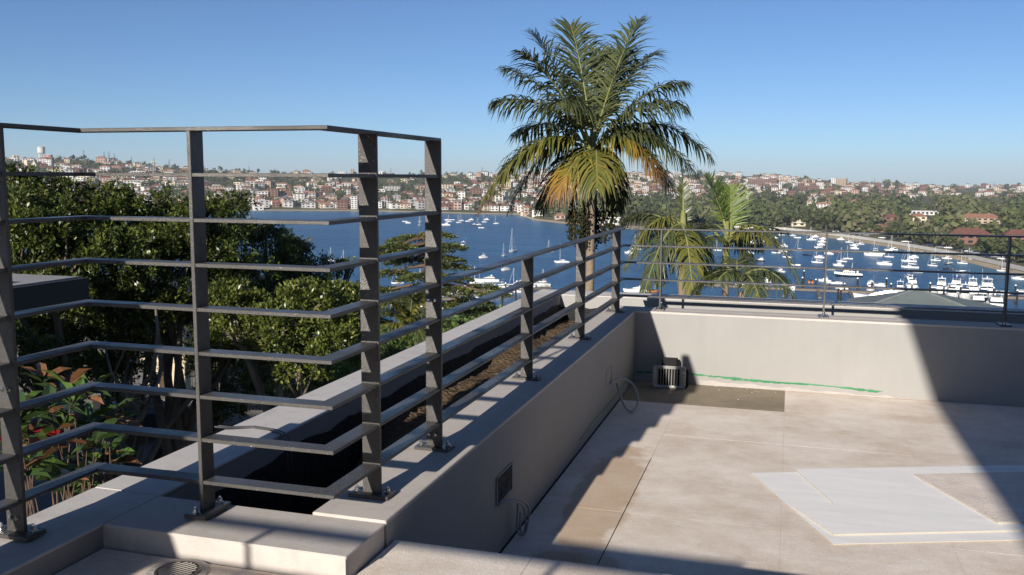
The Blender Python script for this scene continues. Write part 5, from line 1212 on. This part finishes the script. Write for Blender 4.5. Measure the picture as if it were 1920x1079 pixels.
# --- cedars with flat layered branches
CEDAR = leaf_mat('cedar_needles', [srgb(52, 64, 42), srgb(84, 96, 54), srgb(118, 124, 66), srgb(146, 146, 86)], 0.6, 0.2, 0.15)
CBARK = mat('cedar_bark', srgb(96, 80, 68), 0.95, 0.1, 0.25, 2)
def cedar(label, u0, vtop, d, plates, seed, tone=0.0):
    rng = np.random.default_rng(seed); T = atd(u0, vtop, d); t = thing('cedar_tree', label, 'tree', (T[0], T[1], near_z(T[0], T[1])))
    base = np.array([T[0], T[1], near_z(T[0], T[1])]); rt = np.array([az_dir(u0)[1], -az_dir(u0)[0], 0]); fwd = np.array([*az_dir(u0), 0]); Vs = []; R = []
    MB().tube([(0, 0, -1), (0.1, 0, (T[2]-base[2])*0.6), (0, 0, T[2]-base[2])], [0.5, 0.32, 0.06], 8).build('trunk', CBARK, t, smooth=True)
    mbs = MB()
    for (u, v, rx, rz) in plates:
        dd = d+rng.uniform(-2.0, 2.0); c = atd(u, v, dd); k = dd/FPX; rxm = rx*k; rzm = max(0.10, rz*k*0.36)
        n = int(620*rxm)
        a = rng.uniform(0, 2*math.pi, n); q = np.sqrt(rng.random(n))
        fing = 0.6+0.4*np.abs(np.sin(a*3.5+u))                       # fingered outline
        x = np.cos(a)*q*rxm*fing; y = np.sin(a)*q*rxm*0.75*fing; z = rzm*(1-q**1.5)*0.9+rng.normal(0, rzm*0.35, n)-0.16*q*q*rxm
        P = c+rt*x[:, None]+fwd*y[:, None]+np.array([0, 0, 1])*z[:, None]
        D = rt*np.cos(a)[:, None]+fwd*np.sin(a)[:, None]+np.array([0, 0, 0.25])
        Vs.append(leaves(P, D, 0.26, 0.09, rng, 0.4)); R.append(np.clip(rng.normal(0.45+tone, 0.2, n), 0, 1))
        tz = np.array([T[0], T[1], min(c[2]+0.6, T[2]-0.3)])
        mb = MB(); mb.tube([tuple(tz-base), tuple((tz+c)/2-base+np.array([0, 0, 0.1])), tuple(c-base), tuple(c+(c-tz)*0.35-base)], [0.13, 0.09, 0.06, 0.02], 5)
        for j in range(5):
            e = P[rng.integers(0, n)]; mb.tube([tuple(c-base), tuple(e-base)], [0.04, 0.015], 4)
        mb.build('branch', CBARK, t)
    V = np.concatenate(Vs)-base
    o = link('foliage', np_mesh('foliage', V, np.arange(len(V)).reshape(-1, 4), CEDAR, np.concatenate(R)), t); o['kind'] = 'stuff'
    return t
cedar('layered cedar with flat branches seen between the two tall posts', 800, 432, 60, [(775, 446, 52, 10), (815, 440, 40, 10), (745, 462, 45, 10), (790, 466, 60, 12), (840, 462, 34, 8), (735, 474, 34, 8), (775, 488, 60, 14), (836, 486, 38, 10), (850, 500, 34, 8), (735, 512, 44, 12), (790, 520, 50, 14), (845, 520, 44, 10), (725, 545, 40, 12), (775, 552, 48, 10), (850, 545, 46, 12), (905, 540, 44, 12), (930, 552, 30, 9), (880, 566, 50, 14), (830, 575, 44, 12), (905, 582, 44, 12), (760, 585, 40, 12)], 21)
cedar('low spreading cedar below the corner post', 660, 548, 52, [(650, 556, 44, 12), (690, 562, 40, 12), (630, 572, 44, 14), (675, 580, 50, 14), (715, 585, 34, 12), (640, 600, 40, 14), (700, 606, 44, 14), (660, 625, 50, 14)], 22, -0.08)
# --- low shrubs on the slope beyond the planter
SHRUB = leaf_mat('shrub_leaves', [srgb(54, 74, 36), srgb(78, 100, 46), srgb(104, 120, 58), srgb(126, 120, 64)], 0.5, 0.3, 0.2)
for i, (lab, L, sd) in enumerate([('round hedge shrub under the cedar by the outer coping', [(700, 655, 30, 0.8), (740, 660, 30, 0.7), (670, 690, 26, 0.7), (720, 690, 27, 0.7)], 31),
        ('low green shrub by the water left of the first low post', [(880, 625, 150, 4.2), (920, 612, 155, 4.0), (850, 640, 140, 4.0), (950, 605, 160, 3.0)], 32),
        ('leafy shrub against the outer planter wall', [(640, 690, 20, 0.5), (610, 720, 19, 0.5), (580, 735, 18, 0.5), (680, 670, 22, 0.5)], 33)]):
    lob = [LB(*q) for q in L]; far = L[0][2] > 100
    gb = lob[0][0]; leafy_tree('shrub', lab, (gb[0], gb[1], near_z(gb[0], gb[1]) if not far else gb[2]-3), lob, (0.8, 0.5) if far else (0.10, 0.05), 9, 3.2 if far else 90, sd, SHRUB, False, cat='shrub')
# --- palms
PALMG = leaf_mat('palm_leaflets', [srgb(50, 58, 38), srgb(70, 78, 48), srgb(94, 100, 60), srgb(128, 130, 90)], 0.34, 0.5, 0.15)
PALMY = leaf_mat('yellowing_leaflets', [srgb(74, 84, 42), srgb(100, 104, 48), srgb(124, 118, 56), srgb(140, 120, 70)], 0.5, 0.35, 0.25)
PALMO = leaf_mat('orange_dying_leaflets', [srgb(100, 98, 50), srgb(148, 112, 58), srgb(166, 122, 72), srgb(140, 112, 88)], 0.55, 0.3, 0.25)
PALMB = leaf_mat('bright_leaflets', [srgb(74, 96, 42), srgb(104, 124, 54), srgb(130, 144, 70)], 0.42, 0.4, 0.3)
RACH = mat('palm_rachis', srgb(122, 124, 74), 0.6, 0.3, 0.1, 4); DEADM = mat('dry_palm_tip', srgb(150, 122, 96), 0.9, 0.1, 0.2, 6)
def ringed_trunk():
    m = mat('palm_trunk', srgb(132, 118, 100), 0.9, 0.15, 0.16, 6, bump=0.4, bscale=20)
    return m
PTR = ringed_trunk()
FRUITM = mat('palm_fruit', srgb(46, 48, 26), 0.7, 0.25, 0.4, 12); FSTEM = mat('fruit_stem', srgb(88, 78, 48), 0.8, 0.2)
PALMYO = leaf_mat('turning_leaflets', [srgb(64, 76, 42), srgb(96, 100, 46), srgb(136, 124, 52), srgb(158, 122, 62), srgb(136, 108, 84)], 0.5, 0.35, 0.2)
def frond(parent, base, tip, arch, rng, m, nl=58, ll=0.62, lw=0.042, droop=0.6, start=0.16, away=0.0, vee=0.35):
    """feather leaf: arching midrib with hanging leaflets"""
    base = np.array(base); tip = np.array(tip); df = tip-base; mid = base+np.array([df[0]*0.5, df[1]*0.5, df[2]*(0.68 if df[2] > 0 else 0.35)])+np.array([0, 0, arch])
    B = lambda s: base*(1-s)**2+mid*2*s*(1-s)+tip*s*s
    dB = lambda s: (mid-base)*2*(1-s)+(tip-mid)*2*s
    N = 12; pts = [B(i/N) for i in range(N+1)]
    r = MB(); r.tube([tuple(p) for p in pts], [0.026*(1-0.85*i/N)+0.003 for i in range(N+1)], 5)
    fr = r.build('frond', RACH, parent)
    Vs = []; Fs = []; R = []; o = 0
    for i in range(nl):
        s = start+(1-start)*(i+rng.uniform(0, 0.6))/nl; p = B(s); t = dB(s); t = t/np.linalg.norm(t)
        side = np.cross(t, np.array([0, 0, 1.0])); nn = np.linalg.norm(side)
        side = side/nn if nn > 0.15 else np.array([1.0, 0, 0]); upn = np.cross(side, t)
        env = math.sin(math.pi*min(1, (s-start)/(1-start)*0.86+0.12))**0.6
        for sg in (-1, 1):
            L = ll*env*rng.uniform(0.85, 1.12); fw = 0.35+0.5*s
            d0 = side*sg*(1-0.35*s)+t*fw*rng.uniform(0.7, 1.3)+upn*vee*rng.uniform(0.3, 1.2)+rng.normal(0, 0.13, 3); d0 = d0/np.linalg.norm(d0)
            g = np.array([0, 0, -1.0]); k = droop*rng.uniform(0.75, 1.3)
            q = [p]; d = d0.copy()
            for j in range(3):
                d = d+g*k*(0.25+0.35*j); d = d/np.linalg.norm(d); q.append(q[-1]+d*L/3)
            w = np.cross(d0, upn if abs(np.dot(d0, upn)) < 0.9 else t); w = w/np.linalg.norm(w)
            w = (w*0.6+t*0.4*rng.uniform(-1, 1)); w = w/np.linalg.norm(w)*lw/2
            ws = [0.6, 1.0, 0.75, 0.08]
            for j in range(4): Vs.append(q[j]-w*ws[j]); Vs.append(q[j]+w*ws[j])
            for j in range(3): Fs.append((o+2*j, o+2*j+1, o+2*j+3, o+2*j+2))
            o += 8; R += [float(np.clip(rng.normal(0.45, 0.18), 0, 1))]*3 if m is not PALMYO else [float(np.clip(1.05*s-0.15+0.12*j+rng.normal(0, 0.08), 0, 1)) for j in range(3)]
    link('leaflets', np_mesh('leaflets', np.array(Vs), np.array(Fs), m, R), fr)['kind'] = 'stuff'
    return fr
def palm(label, trunk_uv, d, crown_uv, fronds, trunk_r, seed, ll=0.62, lw=0.036, shaft=True, fruit=True, name='palm_tree', nl=46):
    rng = np.random.default_rng(seed); c = atd(crown_uv[0], crown_uv[1], d); b0 = atd(trunk_uv[0], trunk_uv[1], d)
    zb = near_z(b0[0], b0[1]); slope = (b0-c)/max(1e-6, (c[2]-b0[2])) if c[2] != b0[2] else np.zeros(3)
    t = thing(name, label, 'palm', (b0[0], b0[1], zb)); base = np.array([b0[0], b0[1], zb]); C = c-base
    n = 60; pr = [(trunk_r*(1.15-0.3*i/n)*(1.0 if i % 2 else 1.05)) for i in range(n+1)]
    lean = C[:2]; pts = [(lean[0]*(i/n)**2, lean[1]*(i/n)**2, C[2]*i/n) for i in range(n+1)]
    MB().tube(pts, pr, 10).build('trunk', PTR, t, smooth=True)
    if shaft: MB().lathe([(trunk_r*0.9, -0.5), (trunk_r*1.15, -0.35), (trunk_r*0.95, 0.1), (trunk_r*0.5, 0.45)], 10, tuple(C)).build('crownshaft', RACH, t, smooth=True)
    rt = np.array([az_dir(crown_uv[0])[1], -az_dir(crown_uv[0])[0], 0]); fwd = np.array([*az_dir(crown_uv[0]), 0]); k = d/FPX
    for (u, v, arch, dep, m, dr) in fronds:
        tip = C+rt*((u-crown_uv[0])*k)+np.array([0, 0, (crown_uv[1]-v)*k])+fwd*dep
        frond(t, C+np.array([rng.normal(0, 0.05), rng.normal(0, 0.05), rng.uniform(0, 0.25)]), tip, arch, rng, m, int(nl*(1.25 if m is PALMYO or dr >= 1.0 else 1.4)), ll*(0.4 if dr == 0 else 1.15 if dr >= 1.0 else 1.12), lw*(1.35 if dr >= 1.0 else 1.12), dr)
    if fruit:
        for j in range(9):
            a = rng.uniform(0, 6.28); x, y = 0.42*math.cos(a), 0.42*math.sin(a); z0 = C[2]-0.45
            p = [(C[0], C[1], z0), (C[0]+x*0.7, C[1]+y*0.7, z0+0.05), (C[0]+x, C[1]+y, z0-0.5), (C[0]+x*1.1, C[1]+y*1.1, z0-1.25-rng.uniform(0, 0.35))]
            s = MB().tube(p, [0.03, 0.025, 0.02, 0.01], 5).build('fruit_stalk', FSTEM, t)
            mb = MB()
            for q in range(150):
                f = rng.uniform(0.25, 1); e = np.array(p[2])*(1-f)+np.array(p[3])*f+rng.normal(0, 0.055, 3); r_ = rng.uniform(0.014, 0.026)
                mb.lathe([(r_*0.4, -r_), (r_, 0), (r_*0.4, r_)], 4, tuple(e))
            mb.build('fruit', FRUITM, s)['kind'] = 'stuff'
    return t
G, Y, O, Bg = PALMG, PALMY, PALMYO, PALMB
palm('tall feather palm with yellowing lower fronds in the centre', (1104, 560), 20.0, (1110, 292), [
    (996, 66, 0.1, 0.4, G, 0.35), (1066, 46, 0.0, 0.8, G, 0.28), (1124, 92, 0.0, 1.1, G, 0.35), (1194, 44, 0.1, 0.6, G, 0.32), (1222, 100, 0.25, 1.0, G, 0.6), (1170, 84, 0.05, 1.6, G, 0.4), (985, 116, 0.25, -0.9, G, 0.6),
    (946, 130, 0.3, 0.3, G, 0.7), (930, 196, 0.55, -0.4, G, 1.0), (1280, 158, 0.55, 0.3, G, 0.9), (1268, 206, 0.7, -0.8, G, 1.0), (1334, 298, 1.25, 0.4, G, 1.0), (960, 250, 0.7, 1.3, G, 1.0), (1240, 262, 0.8, 1.5, G, 1.0), (1050, 210, 0.55, -1.8, G, 0.9),
    (934, 326, 0.95, 0.5, G, 1.0), (902, 396, 1.1, -0.4, O, 1.0), (918, 372, 1.1, -0.9, Y, 1.0), (955, 396, 1.05, 0.1, G, 1.1), (1012, 396, 0.75, 0.8, G, 1.2), (1050, 368, 0.6, -0.8, O, 1.1), (1120, 352, 0.6, -1.2, Y, 1.1), (1234, 336, 0.95, -0.8, O, 1.1), (1264, 356, 1.0, 0.3, G, 1.1), (1300, 330, 1.15, -0.5, G, 1.0), (1160, 394, 0.6, 0.9, G, 1.2)], 0.105, 41, 0.82, 0.038, nl=46)
palm('slender palm with bright upright frond behind the far railing', (1364, 560), 17.0, (1362, 462), [
    (1322, 336, 0.0, 0.1, Bg, 0.10), (1366, 356, 0.0, 0.5, Bg, 0.15), (1492, 528, 0.95, -0.4, Y, 0.7), (1470, 440, 0.35, 0.9, G, 0.7), (1262, 432, 0.5, 0.9, G, 0.6), (1300, 476, 0.5, -0.8, G, 0.8), (1440, 452, 0.45, -0.6, Y, 0.8), (1318, 436, 0.3, 0.8, G, 0.6), (1410, 525, 0.6, 0.5, G, 1.0), (1425, 480, 0.6, 1.2, G, 0.9)], 0.062, 42, 0.42, 0.022, True, False, nl=36)
palm('dark palm with drooping fronds just right of the railing corner', (1284, 580), 16.0, (1280, 446), [
    (1278, 345, 0.0, 0.3, G, 0.0), (1166, 424, 0.5, 0.5, G, 0.8), (1178, 505, 0.75, -0.4, Y, 0.9), (1216, 540, 0.6, -0.9, G, 1.0), (1238, 545, 0.5, 0.7, G, 1.0), (1330, 530, 0.5, 0.6, G, 1.0), (1300, 540, 0.4, -1.1, Y, 1.0), (1205, 470, 0.6, 1.2, G, 0.8)], 0.075, 43, 0.48, 0.024, True, False, nl=34)
palm('low palm whose fronds just clear the far parapet', (1392, 640), 15.0, (1390, 548), [
    (1470, 528, 0.35, 0.3, G, 0.9), (1484, 556, 0.5, -0.3, G, 0.9), (1440, 520, 0.3, 0.9, G, 0.7), (1330, 535, 0.4, 0.6, G, 0.9), (1300, 556, 0.5, -0.2, G, 0.9), (1380, 500, 0.2, 0.9, G, 0.5), (1420, 545, 0.4, -0.9, G, 0.9), (1350, 520, 0.3, -0.5, G, 0.8)], 0.06, 44, 0.38, 0.024, False, False, nl=34)
palm('stubby cycad-like palm among shrubs below the tall posts', (765, 680), 34.0, (765, 618), [
    (705, 590, 0.5, 0.3, G, 0.5), (720, 568, 0.5, -0.4, Y, 0.5), (745, 560, 0.4, 0.5, G, 0.4), (775, 556, 0.4, -0.3, G, 0.4), (800, 566, 0.5, 0.4, Y, 0.5), (822, 590, 0.5, -0.2, G, 0.6), (700, 622, 0.6, -0.6, Y, 0.8), (825, 622, 0.6, 0.2, G, 0.8), (760, 590, 0.3, -1.2, Y, 0.5), (735, 640, 0.5, -0.9, Y, 0.9), (795, 640, 0.5, -0.9, G, 0.9)], 0.22, 45, 0.55, 0.06, False, False, nl=40)
# --- red tipped shrub by the outer wall at the left
REDL = mat('red_new_leaf', srgb(140, 32, 30), 0.35, 0.5, 0.15, 12); GRNL = mat('glossy_leaf', srgb(76, 98, 42), 0.3, 0.5, 0.2, 10); PINKL = mat('bronze_leaf', srgb(112, 78, 52), 0.35, 0.5, 0.2, 10); DKL = mat('dark_glossy_leaf', srgb(52, 70, 34), 0.3, 0.5, 0.2, 10)
def leaf_obj(m):
    mb = MB(); L = 0.10; W = 0.042
    for sg in (-1, 1):
        mb.face([(0, 0, 0), (L*0.35, sg*W*0.42, 0.006), (L*0.35, 0, -0.004)]); mb.face([(L*0.35, 0, -0.004), (L*0.35, sg*W*0.42, 0.006), (L*0.7, sg*W*0.40, 0.002), (L*0.7, 0, -0.008)]); mb.face([(L*0.7, 0, -0.008), (L*0.7, sg*W*0.40, 0.002), (L, 0, -0.020)])
    return mb.mesh('leaf', m, True)
LM = [leaf_obj(m) for m in (GRNL, DKL, REDL, PINKL)]
rng = np.random.default_rng(51)
sb = atd(120, 880, 4.6); sh = thing('shrub', 'glossy shrub with red and bronze new leaves at the left edge', 'shrub', (sb[0], sb[1], -3.4))
bz = np.array([sb[0], sb[1], -3.4]); cnt = 0
spr = []
for i in range(37):
    u = rng.uniform(20, 215); v = 700+rng.uniform(0, 215)+max(0, (u-160))*0.5; e = atd(u, v, rng.uniform(4.1, 5.4))
    if u < 120 and v < 730: v += 20
    spr.append((e, u, v))
for i, (e, u, v) in enumerate(spr):
    p = e-bz; a = np.array([rng.normal(0, 0.1), rng.normal(0, 0.1), 0.6+rng.uniform(0, 1)])
    st = MB(); q = [a, a*0.5+p*0.5+rng.normal(0, 0.08, 3), p*0.85+a*0.15+rng.normal(0, 0.03, 3), p]; st.tube([tuple(x) for x in q], [0.008, 0.006, 0.004, 0.002], 5); st.build('stem', CBARK, sh)
    red = 50 < u < 95 and 785 < v < 835
    for k in range(8):
        az = k*2.4+rng.uniform(0, 0.6); el = rng.uniform(-0.1, 0.9); m = LM[2] if red and k < 4 else LM[int(rng.choice([0, 0, 1, 1, 1, 3]))] if v > 745 else LM[int(rng.choice([0, 1, 3, 3]))]
        f = 0.02+0.13*(k/8); pos = p*(1-f)+q[2]*f if k < 6 else p*0.9+q[2]*0.1
        o = link('leaf', m, sh, tuple(pos)); s = rng.uniform(1.0, 1.7)*(1.35 if red else 1.0); o.scale = (s, s, s); o.rotation_euler = (rng.uniform(-0.4, 0.4), -el, az)
# ================================================================== street side on the left
NBM = mat('dark_render', srgb(92, 90, 90), 0.85, 0.2, 0.08, 1.0); SLABM = mat('grey_roof_slab', srgb(150, 148, 146), 0.8, 0.2, 0.1, 1.0); DARKP = mat('dark_fascia', srgb(58, 56, 56), 0.7, 0.3)
nb = thing('flat_roofed_house', 'dark flat roofed house next door at the left edge', 'house', (0, 0, 0))
c = atd(166, 521, 13.0); X1, Y1, Z1 = c[0], c[1], c[2]
MB().box(X1-9, X1, Y1-7, Y1, Z1-0.32, Z1).build('roof', DARKP, nb); MB().box(X1-8.9, X1-0.08, Y1-6.9, Y1-0.08, Z1+0.001, Z1+0.02).build('roof_top', SLABM, nb)
for i in range(3): MB().box(X1-8.9, X1-0.3, Y1-1.2-1.5*i, Y1-1.0-1.5*i, Z1+0.02, Z1+0.10).build('roof_rib', DARKP, nb)
MB().box(X1-9, X1-1.0, Y1-6.6, Y1-0.9, Z1-0.75, Z1-0.32).build('upper_slab', SLABM, nb)
MB().box(X1-9, X1-1.05, Y1-6.5, Y1-1.0, -9.2, Z1-0.75).build('wall', mat('grey_weatherboard', srgb(168, 168, 170), 0.85, 0.2, 0.08, 1.0), nb)
MB().box(X1-9, X1-0.75, Y1-6.7, Y1-0.8, Z1-2.35, Z1-2.05).build('sill_slab', SLABM, nb)
for i in range(3):
    w = MB().box(X1-1.06, X1-1.02, Y1-2.6-1.7*i, Y1-1.4-1.7*i, Z1-2.0, Z1-0.9).build('window', GLASSM, nb)
for i in range(3): MB().box(X1-1.06, X1-1.02, Y1-2.6-1.7*i, Y1-1.4-1.7*i, Z1-4.6, Z1-2.7).build('window', GLASSM, nb)
n2 = thing('shading_house', 'unseen house added behind the camera to shade the left trees', 'house', (0, 0, 0))  # added out of view, sized to shade the lower fig trees
MB().box(-26, -12.6, -16, -4.0, -9.5, 4.3).build('wall', NBM, n2); MB().box(-26.4, -12.2, -16.4, -3.6, 4.3, 4.7).build('roof', DARKP, n2)
for i in range(4):
    for j in range(3): MB().box(-24.5+3*i, -22.7+3*i, -3.98, -3.9, -6+3.6*j, -4.2+3.6*j).build('window', GLASSM, n2)
ROADM = mat('asphalt', srgb(96, 94, 92), 0.9, 0.2, 0.15, 0.6, bump=0.3, bscale=8); PAVE = mat('concrete_path', srgb(120, 114, 106), 0.9, 0.15, 0.1, 0.5)
def ground_poly(name, pts, z, m, th=0.3):
    mb = MB(); P = [atz(u, v, z) for u, v in pts]; mb.loft([[(p[0], p[1], z-th) for p in P], [(p[0], p[1], z) for p in P]])
    return tag(mb.build(name, m), kind='structure')
ZS = -7.55
ground_poly('street', [(-200, 1050), (420, 960), (520, 800), (100, 790)], ZS, ROADM, 3.0)
ground_poly('pavement', [(90, 789), (520, 799), (520, 770), (110, 762)], ZS+0.13, PAVE, 3.0)
q = atz(292, 838, ZS); put_car('black', (q[0]-1.0, q[1]+0.8, ZS), 0.9, 'black car parked on the street, glimpsed between the fig limbs')
PIL = mat('sandstone_pillar', srgb(206, 188, 162), 0.9, 0.1, 0.12, 3, bump=0.4, bscale=10)
for i, (u, v) in enumerate([(293, 768), (341, 768)]):
    p = atz(u, v, ZS+0.13); t = thing('gate_pillar', ['sandstone gate pillar, left of the pair', 'sandstone gate pillar with letter slot, right of the pair'][i], 'pillar', (p[0], p[1], ZS+0.13), 0.25)
    for k in range(5): MB().bbox(-0.27, 0.27, -0.27, 0.27, 0.36*k+0.004, 0.36*k+0.355, 0.012).build('stone', PIL, t)
    MB().bbox(-0.36, 0.36, -0.36, 0.36, 1.806, 1.93, 0.02).build('cap', PIL, t); MB().bbox(-0.30, 0.30, -0.30, 0.30, 1.931, 2.02, 0.03).build('cap_top', PIL, t)
    if i: MB().box(-0.09, 0.09, -0.29, -0.262, 1.15, 1.36).build('letter_slot', DARKP, t)
fp = atz(352, 768, ZS+0.13); fe = thing('iron_fence', 'black iron picket fence right of the gate pillars', 'fence', (fp[0], fp[1], ZS+0.13), 0.25)
for k in range(22): MB().tube([(0.12*k+0.2, 0, 0), (0.12*k+0.2, 0, 1.3), (0.12*k+0.2, 0, 1.4)], [0.012, 0.012, 0.003], 4).build('picket', BLKM, fe)
for z in (0.2, 1.2): MB().box(0.1, 2.9, -0.015, 0.015, z, z+0.04).build('rail', BLKM, fe)
hp = atz(330, 745, ZS); gh = thing('street_house', 'shaded grey house behind the gate pillars', 'house', (hp[0], hp[1], ZS), 0.25)
MB().box(-9, 2.5, 0, 8, -2, 3.6).build('wall', NBM, gh); MB().box(-9.4, 2.9, -0.4, 8.4, 3.6, 3.9).build('roof', DARKP, gh)
for x in (-5, -2, 1.0): 
    f = MB().box(x-0.6, x+0.6, -0.06, 0.05, 1.2, 2.9).build('window', GLASSM, gh); MB().box(x-0.7, x+0.7, -0.09, -0.061, 1.1, 1.2).build('sill', FRAMEM, f)
